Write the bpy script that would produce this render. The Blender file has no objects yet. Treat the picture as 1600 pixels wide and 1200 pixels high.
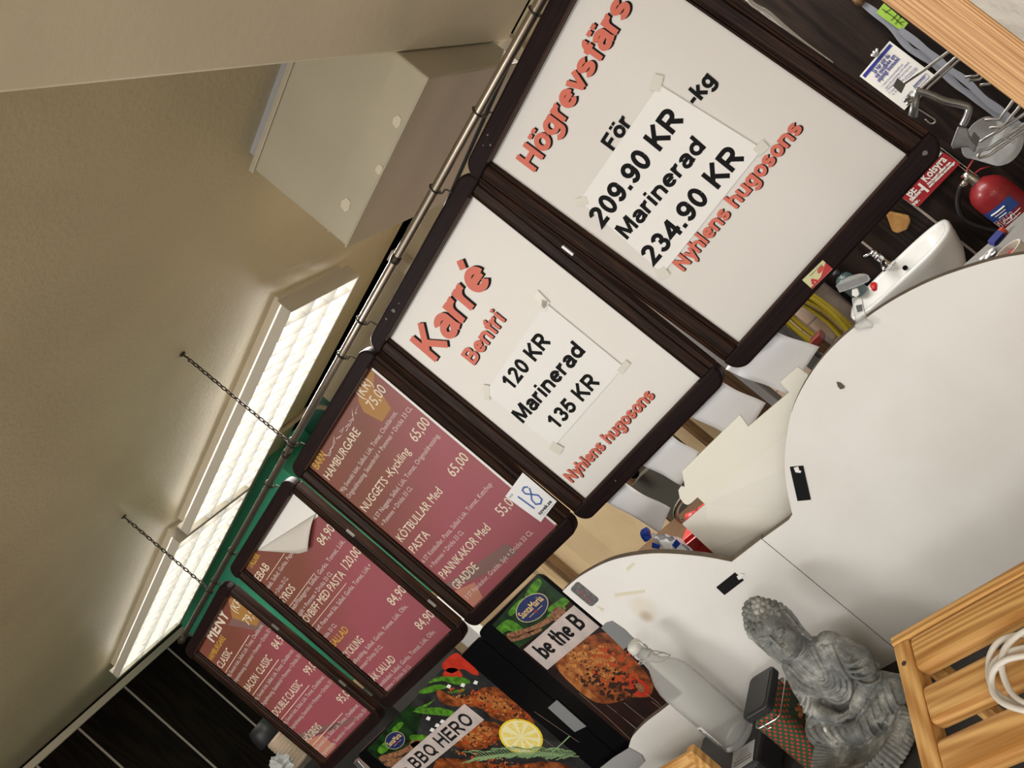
import bpy, bmesh, math, random
from mathutils import Vector, Matrix, Quaternion
random.seed(7)
sc = bpy.context.scene
COL = sc.collection
# ---------------------------------------------------------------- camera
ZC = 1.55                                     # eye height above the floor
F = 1173.0                                    # focal length in pixels of a 1600 px wide frame
def _rot(w):
    w = Vector(w); return Matrix.Rotation(w.length, 3, w.normalized())
_d = Vector((.78, .62)).normalized(); _r = Vector((_d.y, -_d.x))
R0 = Matrix(((_r.x, 0, -_d.x), (_r.y, 0, -_d.y), (0, 1, 0)))
RC = _rot((0.4436, 0.4303, 0.0031)) @ R0      # rows: right, down, forward
cam = bpy.data.cameras.new('camera'); cam.sensor_width = 36; cam.lens = F*36/1600
cam.clip_start = .02
camo = bpy.data.objects.new('camera', cam); COL.objects.link(camo)
m3 = Matrix((RC[0], -RC[1], -RC[2])).transposed()
camo.matrix_world = Matrix.Translation((0, 0, ZC)) @ m3.to_4x4()
sc.camera = camo
RCT = RC.transposed()
def W(u, v, ax, val):
    """point of the room seen at photo pixel (u, v) on the plane axis = val (z given relative to the eye)"""
    d = RCT @ Vector(((u-800)/F, (v-600)/F, 1.0))
    p = d*(val/d[ax]); return Vector((p.x, p.y, p.z+ZC))
# ---------------------------------------------------------------- world, lights, exposure
vs = sc.view_settings
sc.display_settings.display_device = 'sRGB'
vs.view_transform = 'Standard'; vs.look = 'None'; vs.gamma = 1.0; vs.exposure = 0.0
vs.use_curve_mapping = False
wd = bpy.data.worlds.new('world'); sc.world = wd; wd.use_nodes = True
bg = wd.node_tree.nodes['Background']; bg.inputs[0].default_value = (1.0, .975, .94, 1); bg.inputs[1].default_value = 1.5
def area(name, loc, size, power, col, target):
    l = bpy.data.lights.new(name, 'AREA'); l.shape = 'RECTANGLE'; l.size, l.size_y = size
    l.energy = power; l.color = col
    o = bpy.data.objects.new(name, l); COL.objects.link(o); o.location = loc
    o.rotation_euler = (Vector(target)-Vector(loc)).to_track_quat('-Z', 'Y').to_euler(); return o
WARM = (1.0, .975, .925)
area('unseen_shop_light', (.75, -.85, ZC+.93), (1.4, .6), 5, WARM, (.35, .1, ZC-.6))  # weak unseen fill added on the customer side
area('unseen_shop_light', (1.3, -2.7, ZC+.95), (2.4, .6), 68, WARM, (-.6, .6, ZC-.6))  # unseen fill added to brighten the right part of the white panels
area('unseen_shop_light', (-3.0, -1.8, ZC+.95), (1.2, .4), 56, WARM, (-1.6, .8, ZC-.5))
area('kitchen_fill', (-.25, 2.5, ZC+.96), (1.2, .25), 22, WARM, (-.25, 2.5, 0))  # unseen lamp added to brighten the basin side of the kitchen
area('kitchen_fill', (-1.75, 2.0, ZC+.90), (.9, .2), 44, WARM, (-1.75, 2.2, 0))  # unseen lamp added near the fixture to brighten the kitchen
# ---------------------------------------------------------------- materials
MATS = {}
def mat(name, col, rough=.6, metal=0., var=0., vscale=8., bump=0., bscale=60., spec=.5, trans=0., emit=0., ior=1.45, alpha=1., vec=(1, 1, 1), col2=None, coat=0.):
    if name in MATS: return MATS[name]
    m = bpy.data.materials.new(name); m.use_nodes = True; nt = m.node_tree; b = nt.nodes['Principled BSDF']
    c = (*col, 1); b.inputs['Base Color'].default_value = c
    b.inputs['Roughness'].default_value = rough; b.inputs['Metallic'].default_value = metal
    b.inputs['Specular IOR Level'].default_value = spec; b.inputs['IOR'].default_value = ior
    b.inputs['Transmission Weight'].default_value = trans; b.inputs['Alpha'].default_value = alpha
    b.inputs['Coat Weight'].default_value = coat
    if emit: b.inputs['Emission Color'].default_value = c; b.inputs['Emission Strength'].default_value = emit
    if var or bump or col2:
        tc = nt.nodes.new('ShaderNodeTexCoord'); mp = nt.nodes.new('ShaderNodeMapping')
        mp.inputs['Scale'].default_value = vec; nt.links.new(tc.outputs['Object'], mp.inputs[0])
        if var or col2:
            n = nt.nodes.new('ShaderNodeTexNoise'); n.inputs['Scale'].default_value = vscale; n.inputs['Detail'].default_value = 5
            nt.links.new(mp.outputs[0], n.inputs['Vector'])
            cr = nt.nodes.new('ShaderNodeValToRGB'); cr.color_ramp.elements[0].position = .35; cr.color_ramp.elements[1].position = .68
            if col2: a, z = col2, col
            else: a = tuple(x*(1-var) for x in col); z = tuple(min(1, x*(1+var*.6)) for x in col)
            cr.color_ramp.elements[0].color = (*a, 1); cr.color_ramp.elements[1].color = (*z, 1)
            nt.links.new(n.outputs['Fac'], cr.inputs[0]); nt.links.new(cr.outputs[0], b.inputs['Base Color'])
            if emit: nt.links.new(cr.outputs[0], b.inputs['Emission Color'])
        if bump:
            n2 = nt.nodes.new('ShaderNodeTexNoise'); n2.inputs['Scale'].default_value = bscale; n2.inputs['Detail'].default_value = 4
            nt.links.new(mp.outputs[0], n2.inputs['Vector'])
            bp = nt.nodes.new('ShaderNodeBump'); bp.inputs['Strength'].default_value = bump; bp.inputs['Distance'].default_value = .01
            nt.links.new(n2.outputs['Fac'], bp.inputs['Height']); nt.links.new(bp.outputs[0], b.inputs['Normal'])
    MATS[name] = m; return m
def wood(name, dark, light, axis, scale=30., stretch=.05, rough=.45, rings=0., contrast=(.35, .65), seam=None, seamcol=None, spec=.5):
    """streaky wood grain running along one axis of the object; seam = (axis, spacing, width, offset) draws panel joints"""
    if name in MATS: return MATS[name]
    m = bpy.data.materials.new(name); m.use_nodes = True; nt = m.node_tree; b = nt.nodes['Principled BSDF']
    b.inputs['Roughness'].default_value = rough; b.inputs['Specular IOR Level'].default_value = spec
    tc = nt.nodes.new('ShaderNodeTexCoord'); mp = nt.nodes.new('ShaderNodeMapping')
    s = [1, 1, 1]; s['xyz'.index(axis)] = stretch; mp.inputs['Scale'].default_value = s
    nt.links.new(tc.outputs['Object'], mp.inputs[0])
    n = nt.nodes.new('ShaderNodeTexNoise'); n.inputs['Scale'].default_value = scale; n.inputs['Detail'].default_value = 6; n.inputs['Distortion'].default_value = .6
    nt.links.new(mp.outputs[0], n.inputs['Vector']); src = n.outputs['Fac']
    if rings:
        mp2 = nt.nodes.new('ShaderNodeMapping'); s2 = [1, 1, 1]; s2['xyz'.index(axis)] = .10; mp2.inputs['Scale'].default_value = s2
        mp2.inputs['Rotation'].default_value = (.1, .13, .07)
        nt.links.new(tc.outputs['Object'], mp2.inputs[0])
        n3 = nt.nodes.new('ShaderNodeTexNoise'); n3.inputs['Scale'].default_value = 9; n3.inputs['Detail'].default_value = 1
        nt.links.new(mp2.outputs[0], n3.inputs['Vector'])
        mu = nt.nodes.new('ShaderNodeMath'); mu.operation = 'MULTIPLY'; mu.inputs[1].default_value = rings; nt.links.new(n3.outputs['Fac'], mu.inputs[0])
        si = nt.nodes.new('ShaderNodeMath'); si.operation = 'SINE'; nt.links.new(mu.outputs[0], si.inputs[0])
        mx = nt.nodes.new('ShaderNodeMath'); mx.operation = 'MULTIPLY_ADD'; mx.inputs[1].default_value = .22; nt.links.new(si.outputs[0], mx.inputs[0]); nt.links.new(n.outputs['Fac'], mx.inputs[2])
        src = mx.outputs[0]
    cr = nt.nodes.new('ShaderNodeValToRGB'); cr.color_ramp.elements[0].position = contrast[0]; cr.color_ramp.elements[1].position = contrast[1]
    cr.color_ramp.elements[0].color = (*dark, 1); cr.color_ramp.elements[1].color = (*light, 1)
    nt.links.new(src, cr.inputs[0]); out = cr.outputs[0]
    if seam:
        for ax, sp, w, off in seam:
            sx = nt.nodes.new('ShaderNodeSeparateXYZ'); nt.links.new(tc.outputs['Object'], sx.inputs[0])
            ad = nt.nodes.new('ShaderNodeMath'); ad.inputs[1].default_value = off+100*sp; nt.links.new(sx.outputs['XYZ'.index(ax.upper())], ad.inputs[0])
            mo = nt.nodes.new('ShaderNodeMath'); mo.operation = 'MODULO'; mo.inputs[1].default_value = sp; nt.links.new(ad.outputs[0], mo.inputs[0])
            lt = nt.nodes.new('ShaderNodeMath'); lt.operation = 'LESS_THAN'; lt.inputs[1].default_value = w; nt.links.new(mo.outputs[0], lt.inputs[0])
            mi = nt.nodes.new('ShaderNodeMix'); mi.data_type = 'RGBA'; nt.links.new(lt.outputs[0], mi.inputs[0]); nt.links.new(out, mi.inputs[6]); mi.inputs[7].default_value = (*seamcol, 1)
            out = mi.outputs[2]
    nt.links.new(out, b.inputs['Base Color'])
    MATS[name] = m; return m
# ---------------------------------------------------------------- mesh helper
def perp(t):
    a = Vector((0, 0, 1)) if abs(t.z) < .9 else Vector((1, 0, 0))
    u = t.cross(a).normalized(); return u, t.cross(u).normalized()
class G:
    def __init__(s): s.v = []; s.f = []
    def add(s, vs, fs):
        n = len(s.v); s.v += [Vector(p) for p in vs]; s.f += [tuple(i+n for i in f) for f in fs]; return s
    def box(s, c, d, rot=None):
        c = Vector(c); M = rot or Matrix.Identity(3)
        P = [c + M @ Vector((x*d[0]/2, y*d[1]/2, z*d[2]/2)) for x in (-1, 1) for y in (-1, 1) for z in (-1, 1)]
        return s.add(P, [(0, 1, 3, 2), (4, 6, 7, 5), (0, 4, 5, 1), (2, 3, 7, 6), (0, 2, 6, 4), (1, 5, 7, 3)])
    def span(s, a, b):
        a = Vector(a); b = Vector(b); return s.box((a+b)/2, [abs(b[i]-a[i]) for i in range(3)])
    def prism(s, pts, vec):
        n = len(pts); vec = Vector(vec); P = [Vector(p) for p in pts]
        s.add(P + [p+vec for p in P], [tuple(range(n)), tuple(range(2*n-1, n-1, -1))] + [(i, i+n, (i+1) % n+n, (i+1) % n) for i in range(n)]); return s
    def poly(s, pts): return s.add(pts, [tuple(range(len(pts)))])
    def tube(s, path, r, seg=8, closed=False, flat=None):
        P = [Vector(p) for p in path]; n = len(P); rr = r if hasattr(r, '__len__') else [r]*n
        rings = []; u = None
        for i, p in enumerate(P):
            if closed: t = P[(i+1) % n]-P[i-1]
            else: t = P[min(i+1, n-1)]-P[max(i-1, 0)]
            t.normalize()
            if u is None: u, w = perp(t)
            else:
                u = (u - t*u.dot(t)).normalized(); w = t.cross(u)
            fl = flat or (1, 1)
            rings.append([p + (u*math.cos(a)*fl[0] + w*math.sin(a)*fl[1])*rr[i] for a in [2*math.pi*k/seg for k in range(seg)]])
        vs = [q for ring in rings for q in ring]; fs = []
        for i in range(n if closed else n-1):
            j = (i+1) % n
            for k in range(seg): fs.append((i*seg+k, i*seg+(k+1) % seg, j*seg+(k+1) % seg, j*seg+k))
        if not closed: fs += [tuple(range(seg-1, -1, -1)), tuple((n-1)*seg+k for k in range(seg))]
        return s.add(vs, fs)
    def lathe(s, prof, c=(0, 0, 0), axis=(0, 0, 1), seg=24, ell=(1, 1)):
        c = Vector(c); t = Vector(axis).normalized(); u, w = perp(t); vs = []; fs = []
        for r, h in prof:
            for k in range(seg):
                a = 2*math.pi*k/seg; vs.append(c + t*h + (u*math.cos(a)*ell[0] + w*math.sin(a)*ell[1])*r)
        for i in range(len(prof)-1):
            for k in range(seg): fs.append((i*seg+k, i*seg+(k+1) % seg, (i+1)*seg+(k+1) % seg, (i+1)*seg+k))
        if prof[0][0] > 1e-5: fs.append(tuple(range(seg-1, -1, -1)))
        if prof[-1][0] > 1e-5: fs.append(tuple((len(prof)-1)*seg+k for k in range(seg)))
        return s.add(vs, fs)
    def ell(s, c, r, rot=None, seg=16):
        c = Vector(c); r = r if hasattr(r, '__len__') else (r, r, r); M = rot or Matrix.Identity(3); vs = []; fs = []; nr = seg//2
        for i in range(nr+1):
            th = math.pi*i/nr
            for k in range(seg):
                a = 2*math.pi*k/seg; vs.append(c + M @ Vector((r[0]*math.sin(th)*math.cos(a), r[1]*math.sin(th)*math.sin(a), r[2]*math.cos(th))))
        for i in range(nr):
            for k in range(seg): fs.append((i*seg+k, (i+1)*seg+k, (i+1)*seg+(k+1) % seg, i*seg+(k+1) % seg))
        return s.add(vs, fs)
    def grid(s, fn, nu, nv):
        vs = [fn(i/nu, j/nv) for j in range(nv+1) for i in range(nu+1)]
        return s.add(vs, [(j*(nu+1)+i, j*(nu+1)+i+1, (j+1)*(nu+1)+i+1, (j+1)*(nu+1)+i) for j in range(nv) for i in range(nu)])
    def ribbon(s, pts, w, up=None):
        """flat ribbon in the plane of pts with mitred joins; up is that plane's normal"""
        P = [Vector(p) for p in pts]; n = len(P); L = []; Rr = []
        up = Vector(up)
        for i in range(n):
            a = (P[i]-P[i-1]).normalized() if i else None; b = (P[i+1]-P[i]).normalized() if i < n-1 else None
            if a is None: t = b; k = 1
            elif b is None: t = a; k = 1
            else:
                t = (a+b).normalized() if (a+b).length > 1e-6 else a; k = 1/max(.45, t.dot(a))
            nn = up.cross(t)*(w/2*k); L.append(P[i]+nn); Rr.append(P[i]-nn)
        return s.add(L+Rr, [(i, n+i, n+i+1, i+1) for i in range(n-1)])
    def solid(s, t):  # give every face a thickness along its normal by doubling
        return s
ROOTM = {}
def done(g, name, m, parent=None, smooth=False, local=False, bevel=0., bseg=2, solid=0., soff=0., label=None, subsurf=0, clean=True):
    me = bpy.data.meshes.new(name)
    vs = g.v
    if parent is not None and not local:
        inv = ROOTM[parent.name].inverted(); vs = [inv @ p for p in vs]
    me.from_pydata([tuple(p) for p in vs], [], g.f); me.validate()
    if clean:
        bm = bmesh.new(); bm.from_mesh(me); bmesh.ops.remove_doubles(bm, verts=bm.verts, dist=1e-6)
        bmesh.ops.recalc_face_normals(bm, faces=bm.faces); bm.to_mesh(me); bm.free()
    for mm in (m if isinstance(m, list) else [m]): me.materials.append(mm)
    if smooth: me.shade_smooth()
    o = bpy.data.objects.new(name, me); COL.objects.link(o)
    if parent is not None: o.parent = parent; ROOTM[o.name] = ROOTM[parent.name]
    else: ROOTM[o.name] = Matrix.Identity(4)
    if solid:
        k = o.modifiers.new('solid', 'SOLIDIFY'); k.thickness = solid; k.offset = soff
    if bevel:
        k = o.modifiers.new('bevel', 'BEVEL'); k.width = bevel; k.segments = bseg; k.limit_method = 'ANGLE'; k.angle_limit = .6
        k.harden_normals = False
    if subsurf:
        k = o.modifiers.new('sub', 'SUBSURF'); k.levels = k.render_levels = subsurf
    if label: o['label'] = label
    return o
def tag(o, label, cat, group=None):
    o['label'] = label; o['category'] = cat
    if group: o['group'] = group
    return o
def thing(name, loc, label, cat, group=None, rot=None):
    o = bpy.data.objects.new(name, None); COL.objects.link(o); o.empty_display_size = .05
    o.location = loc; M = Matrix.Translation(Vector(loc))
    if rot is not None: o.rotation_euler = rot.to_euler(); M = M @ rot.to_4x4()
    ROOTM[o.name] = M; return tag(o, label, cat, group)
def struct(o): o['kind'] = 'structure'; return o
def arc(cx, cy, rx, ry, a0, a1, n=14):
    return [(cx+rx*math.cos(math.radians(a0+(a1-a0)*i/n)), cy+ry*math.sin(math.radians(a0+(a1-a0)*i/n))) for i in range(n+1)]
def spline(pts, n=8, closed=False):
    P = [Vector(p) for p in pts]; out = []; m = len(P)
    for i in range(m if closed else m-1):
        if closed: a, b, c, d = P[i-1], P[i], P[(i+1) % m], P[(i+2) % m]
        else: a, b, c, d = P[max(i-1, 0)], P[i], P[i+1], P[min(i+2, m-1)]
        for k in range(n):
            t = k/n; out.append(.5*((2*b)+(c-a)*t+(2*a-5*b+4*c-d)*t*t+(3*b-a-3*c+d)*t**3))
    if not closed: out.append(P[-1])
    return out
# ---------------------------------------------------------------- lettering
h = .1
GL = {  # bold grotesque strokes, cap height 1, x-height .73 : (advance, strokes)
 'n': (.66, [[(.1, 0), (.1, .73)], [(.1, .40)]+arc(.31, .43, .21, .2, 180, 0)+[(.52, 0)]]),
 'h': (.66, [[(.1, 0), (.1, 1)], [(.1, .40)]+arc(.31, .43, .21, .2, 180, 0)+[(.52, 0)]]),
 'u': (.66, [[(.52, 0), (.52, .73)], [(.1, .73)]+arc(.31, .3, .21, .2, 180, 360)+[(.52, .35)]]),
 'r': (.45, [[(.1, 0), (.1, .73)], [(.1, .36)]+arc(.33, .38, .23, .25, 180, 78)]),
 'o': (.66, [arc(.32, .365, .22, .265, 0, 360, 24)]),
 'a': (.63, [arc(.3, .47, .19, .16, 165, 0)+[(.49, .15), (.53, 0)], [(.49, .42)]+arc(.28, .22, .18, .17, 75, 290)+[(.48, .2)]]),
 'e': (.64, [[(.12, .38), (.53, .38)], arc(.32, .365, .22, .265, 3, 318, 20)]),
 'g': (.67, [arc(.31, .38, .21, .25, 0, 360, 22), [(.52, .73), (.52, 0)]+arc(.31, -.02, .21, .165, 0, -158)]),
 's': (.6, [arc(.28, .5, .18, .13, 18, 268)+arc(.28, .235, .19, .135, 88, -162)]),
 'f': (.4, [[(.19, 0), (.19, .74)]+arc(.36, .75, .17, .155, 180, 95), [(.02, .645), (.38, .645)]]),
 'v': (.6, [[(.07, .73), (.295, .03)], [(.52, .73), (.295, .03)]]),
 'y': (.6, [[(.07, .73), (.3, .1)], [(.53, .73), (.29, -.02)]+arc(.14, -.06, .14, .12, -10, -88)]),
 'k': (.62, [[(.1, 0), (.1, 1)], [(.5, .73), (.13, .32)], [(.24, .4), (.53, 0)]]),
 'd': (.67, [arc(.31, .365, .21, .265, 0, 360, 22), [(.52, 0), (.52, 1)]]),
 'l': (.3, [[(.12, 0), (.12, 1)]]),
 'i': (.3, [[(.12, 0), (.12, .73)], [(.12, .83), (.12, 1)]]),
 'p': (.67, [arc(.35, .365, .21, .265, 0, 360, 22), [(.12, -.27), (.12, .73)]]),
 't': (.4, [[(.17, .95), (.17, .2)]+arc(.3, .2, .13, .12, 180, 280), [(.02, .645), (.36, .645)]]),
 'b': (.67, [arc(.35, .365, .21, .265, 0, 360, 22), [(.12, 0), (.12, 1)]]),
 'K': (.8, [[(.12, 0), (.12, 1)], [(.66, 1), (.16, .42)], [(.3, .56), (.7, 0)]]),
 'R': (.8, [[(.12, 0), (.12, 1)], [(.12, .9), (.4, .9)]+arc(.42, .68, .2, .22, 90, -90)+[(.12, .46)], [(.36, .46), (.68, 0)]]),
 'B': (.78, [[(.12, 0), (.12, 1)], [(.12, .9), (.38, .9)]+arc(.4, .71, .18, .19, 90, -90)+[(.12, .52)], [(.38, .52)]+arc(.42, .31, .2, .21, 90, -90)+[(.12, .1)]]),
 'H': (.82, [[(.12, 0), (.12, 1)], [(.66, 0), (.66, 1)], [(.12, .53), (.66, .53)]]),
 'M': (.95, [[(.12, 0), (.12, 1)], [(.8, 0), (.8, 1)], [(.15, 1), (.46, .1)], [(.77, 1), (.46, .1)]]),
 'N': (.82, [[(.12, 0), (.12, 1)], [(.66, 0), (.66, 1)], [(.12, .93), (.66, .07)]]),
 'F': (.7, [[(.12, 0), (.12, 1)], [(.12, .9), (.63, .9)], [(.12, .5), (.56, .5)]]),
 'E': (.72, [[(.12, 0), (.12, 1)], [(.12, .9), (.64, .9)], [(.12, .52), (.6, .52)], [(.12, .1), (.65, .1)]]),
 'Q': (.88, [arc(.42, .5, .31, .4, 0, 360, 26), [(.5, .25), (.76, 0)]]),
 'O': (.88, [arc(.42, .5, .31, .4, 0, 360, 26)]),
 'S': (.76, [arc(.36, .7, .22, .2, 20, 268)+arc(.36, .3, .24, .2, 88, -162)]),
 '0': (.66, [arc(.31, .5, .2, .4, 0, 360, 24)]),
 '1': (.66, [[(.37, 0), (.37, 1)], [(.38, .93), (.12, .68)]]),
 '2': (.66, [arc(.3, .69, .2, .21, 170, -20)+[(.1, .1), (.55, .1)]]),
 '3': (.66, [arc(.29, .7, .18, .2, 165, -82)+[(.24, .52)], [(.24, .54)]+arc(.29, .31, .21, .21, 88, -165)]),
 '4': (.66, [[(.44, 0), (.44, .97)], [(.44, .93), (.08, .3), (.6, .3)]]),
 '5': (.66, [[(.53, .9), (.18, .9), (.13, .5)]+arc(.31, .34, .22, .24, 115, -165)]),
 '8': (.66, [arc(.31, .71, .17, .19, 0, 360, 20), arc(.31, .31, .21, .21, 0, 360, 22)]),
 '9': (.66, [arc(.3, .66, .2, .24, 0, 360, 22), [(.5, .66)]+arc(.28, .42, .22, .32, 10, -140)]),
 '.': (.3, [[(.13, 0), (.13, .2)]]), '-': (.42, [[(.04, .38), (.36, .38)]]), ' ': (.34, []), ',': (.3, [[(.14, .2), (.1, -.1)]]),
}
for _k, _b, _dd in (('ö', 'o', ((.2, .8), (.44, .8))), ('ä', 'a', ((.2, .8), (.44, .8)))):
    GL[_k] = (GL[_b][0], GL[_b][1]+[[(x, .83), (x, 1.0)] for x, y in _dd])
GL['é'] = (GL['e'][0], GL['e'][1]+[[(.3, .82), (.42, 1.04)]])
def bold(g, s, o, ax, up, width, cap, sw=.2, nrm=(0, -1, 0), depth=0.):
    """stroke lettering: o baseline start, ax/up unit vectors, fitted to a width and a cap height"""
    adv = sum(GL[c][0] for c in s)-.1; kx = width/adv; o = Vector(o); ax = Vector(ax); up = Vector(up); nrm = Vector(nrm); x = 0
    kr = min(1.0, kx/cap)
    for c in s:
        a, st = GL[c]
        for j, p in enumerate(st):
            g.ribbon([o+ax*((x+q[0])*kx)+up*(q[1]*cap)+nrm*(depth+j*.00001) for q in p], sw*cap*(.5+.5*kr), up=nrm)
        x += a
    return g
_TC = {}
def _glyphs(s):
    if s not in _TC:
        c = bpy.data.curves.new('tmp', 'FONT'); c.body = s; c.size = 1.0; c.resolution_u = 2
        o = bpy.data.objects.new('tmp', c); me = bpy.data.meshes.new_from_object(o)
        _TC[s] = ([v.co.copy() for v in me.vertices], [tuple(p.vertices) for p in me.polygons])
        bpy.data.objects.remove(o); bpy.data.curves.remove(c); bpy.data.meshes.remove(me)
    return _TC[s]
CAPB = _glyphs('H'); CAPB = max(v.y for v in CAPB[0])
def text(g, s, o, ax, up, width, cap, nrm=(0, -1, 0), fat=0., slant=0.):
    """plain lettering, fitted to a width and a cap height; fat thickens the strokes"""
    vs, fs = _glyphs(s); x0 = min(v.x for v in vs); x1 = max(v.x for v in vs); kx = width/(x1-x0); ky = cap/CAPB
    o = Vector(o); ax = Vector(ax); up = Vector(up); nrm = Vector(nrm)
    offs = [(0, 0)] if not fat else [(fat*math.cos(a), fat*math.sin(a)) for a in [i*math.pi/3 for i in range(6)]]
    for i, (dx, dy) in enumerate(offs):
        g.add([o+ax*((v.x-x0+slant*v.y)*kx+dx)+up*(v.y*ky+dy)+nrm*(i*.00001) for v in vs], fs)
    return g
# ---------------------------------------------------------------- room shell
YB = 3.0; XE = -5.37; ZT = ZC+1.014; ZW = ZC+1.05
M_CEIL = mat('ceiling_paint', (.52, .45, .295), .42, var=.08, vscale=2.5, bump=.25, bscale=70)
M_SOFF = mat('soffit_paint', (.80, .73, .55), .55, var=.06, vscale=3, bump=.1, bscale=40)
M_WALLB = mat('wall_paint_beige', (.50, .40, .24), .6, var=.12, vscale=4)
M_TILE = wood('wall_tiles', (.46, .34, .26), (.54, .41, .32), 'z', 6, 1, .35, seam=[('x', .11, .006, 0), ('z', .11, .006, .03)], seamcol=(.22, .17, .14))
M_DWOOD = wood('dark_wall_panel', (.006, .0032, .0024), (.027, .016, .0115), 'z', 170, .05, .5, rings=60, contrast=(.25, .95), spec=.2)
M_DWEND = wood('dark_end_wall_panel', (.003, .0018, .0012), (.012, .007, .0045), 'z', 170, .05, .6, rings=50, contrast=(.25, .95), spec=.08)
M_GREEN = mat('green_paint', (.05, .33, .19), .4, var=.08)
M_CREAM = mat('cream_trim', (.52, .45, .34), .5)
M_BLACK = mat('black_void', (.004, .004, .004), .9, spec=.1)
M_FLOOR = wood('floor_tiles', (.56, .50, .44), (.66, .60, .53), 'z', 6, 1, .4, seam=[('x', .2, .006, 0), ('y', .2, .006, 0)], seamcol=(.3, .27, .24))
M_SEAM = mat('seam_grey', (.32, .27, .23), .5)
struct(done(G().span((-6.2, -3.2, -.1), (3, 3.7, 0)), 'floor', M_FLOOR))
def ceil_fn(u, v):
    x = -5.6+u*8.8; y = -3.2+v*6.01
    z = ZT
    return Vector((x, y, z))
struct(done(G().grid(ceil_fn, 12, 60), 'ceiling', M_CEIL, smooth=True, solid=.03, soff=1))
struct(done(G().span((-.6, -.15, ZC+.745), (2.9, 2.12, ZT+.01)), 'trim_1', M_SOFF, bevel=.006))
struct(done(G().span((-6.2, 2.5, ZT+.25), (3.2, 3.7, ZT+.3)), 'trim_2', M_BLACK))  # this slab and the rear one are black for the unlit void
struct(done(G().span((-6.2, 3.62, 0), (3.2, 3.7, ZT+.3)), 'wall_rear', M_BLACK))
xs_ = W(1288, 441, 1, YB).x; xt_ = W(1271, 454, 1, YB).x; xp_ = W(505, 620, 1, YB).x
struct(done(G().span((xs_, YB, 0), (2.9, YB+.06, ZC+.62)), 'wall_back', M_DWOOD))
struct(done(G().span((xp_, YB+.002, ZC+.62), (2.9, YB+.06, ZW)), 'wall_upper', M_WALLB))
struct(done(G().span((-2.0, YB+.002, 0), (xs_, YB+.06, ZC+.62)), 'wall_tiled', M_TILE))
struct(done(G().span((xp_, YB+.002, 0), (-2.0, YB+.06, ZC+.62)), 'wall_middle', M_WALLB))
struct(done(G().span((-5.5, YB+.002, 0), (xp_, YB+.06, ZW)), 'wall_green', mat('green_paint_shaded', (.010, .085, .048), .45)))  # green darkened so the colour itself carries the shade beside the lamp
struct(done(G().span((xt_, YB-.03, 0), (xs_, YB+.001, ZC+.3)), 'trim_3', mat('jamb_grey', (.25, .20, .165), .6, var=.2, vscale=20)))
gx_ = W(435, 727, 1, 2.68).x
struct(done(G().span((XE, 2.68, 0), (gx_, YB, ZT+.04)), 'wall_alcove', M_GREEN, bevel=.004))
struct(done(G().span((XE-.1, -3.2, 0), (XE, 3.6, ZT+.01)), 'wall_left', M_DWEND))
struct(done(G().span((XE, .2, ZT-.055), (XE+.03, 2.68, ZT-.005)), 'trim_4', M_CREAM, bevel=.006))
struct(done(G().span((XE+.03, .2, ZT-.012), (XE+.036, 2.68, ZT-.005)), 'trim_5', M_BLACK))
k = 6
for (u, v) in ((257, 1008), (188, 1067), (115, 1131), (50, 1190)):
    y = W(u, v, 0, XE+.002).y
    struct(done(G().span((XE-.001, y-.006, 0), (XE+.003, y+.006, ZT-.055)), 'trim_%d' % k, M_SEAM)); k += 1
for (u, v) in ((1495, 252), (1430, 322), (1360, 388), (1180, 10)):
    x = W(u, v, 1, YB).x
    struct(done(G().span((x-.004, YB-.003, 0), (x+.004, YB+.001, ZC+.5)), 'trim_%d' % k, M_SEAM)); k += 1
struct(done(G().span((2.8, -3.2, 0), (2.9, 3.6, ZT+.02)), 'wall_right', M_WALLB))
# battens, posts and sheet material along the back of the kitchen
M_BROWN = wood('brown_wood', (.06, .03, .012), (.17, .09, .035), 'z', 160, .06, .5)
M_BROWND = wood('dark_brown_wood', (.035, .016, .008), (.10, .045, .018), 'z', 160, .06, .4)
M_PINE = wood('pale_pine', (.50, .34, .17), (.68, .50, .28), 'z', 160, .06, .5)
M_GREY = mat('grey_profile', (.22, .21, .2), .5)
M_DGREY = mat('dark_grey_profile', (.07, .065, .06), .5)
for (u, v, w, y, mm, zt) in ((863, 884, .030, 2.44, M_BROWN, -.2), (858, 898, .062, 2.46, M_PINE, -.2), (1000, 768, .030, 2.44, M_BROWN, -.2), (1086, 679, .022, 2.44, M_BROWN, -.2), (1060, 702, .018, 2.44, M_BROWN, -.2),
                          (1176, 602, .032, 2.5, M_GREY, .1), (1152, 620, .075, 2.56, M_BROWND, .1), (1222, 528, .05, 2.5, M_DGREY, .1), (570, 1105, .05, 2.42, M_BROWN, -.2), (645, 1085, .04, 2.45, M_BROWN, -.2)):
    p = W(u, v, 1, y)
    struct(done(G().span((p.x-w/2, y, .0), (p.x+w/2, y+.05, ZC+zt)), 'trim_%d' % k, mm, bevel=.003)); k += 1
M_KRAFT = mat('kraft_board', (.60, .45, .26), .7, var=.07, vscale=6)
struct(done(G().span((W(990, 775, 1, 2.8).x, 2.8, 0), (W(1105, 665, 1, 2.8).x, 2.85, ZC-.2)), 'trim_%d' % k, mat('shelf_shade', (.05, .035, .02), .7, var=.3))); k += 1  # dark panel stands in for the shade inside the shelf opening
a = W(882, 905, 1, 2.5).x; b = W(992, 770, 1, 2.5).x
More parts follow.
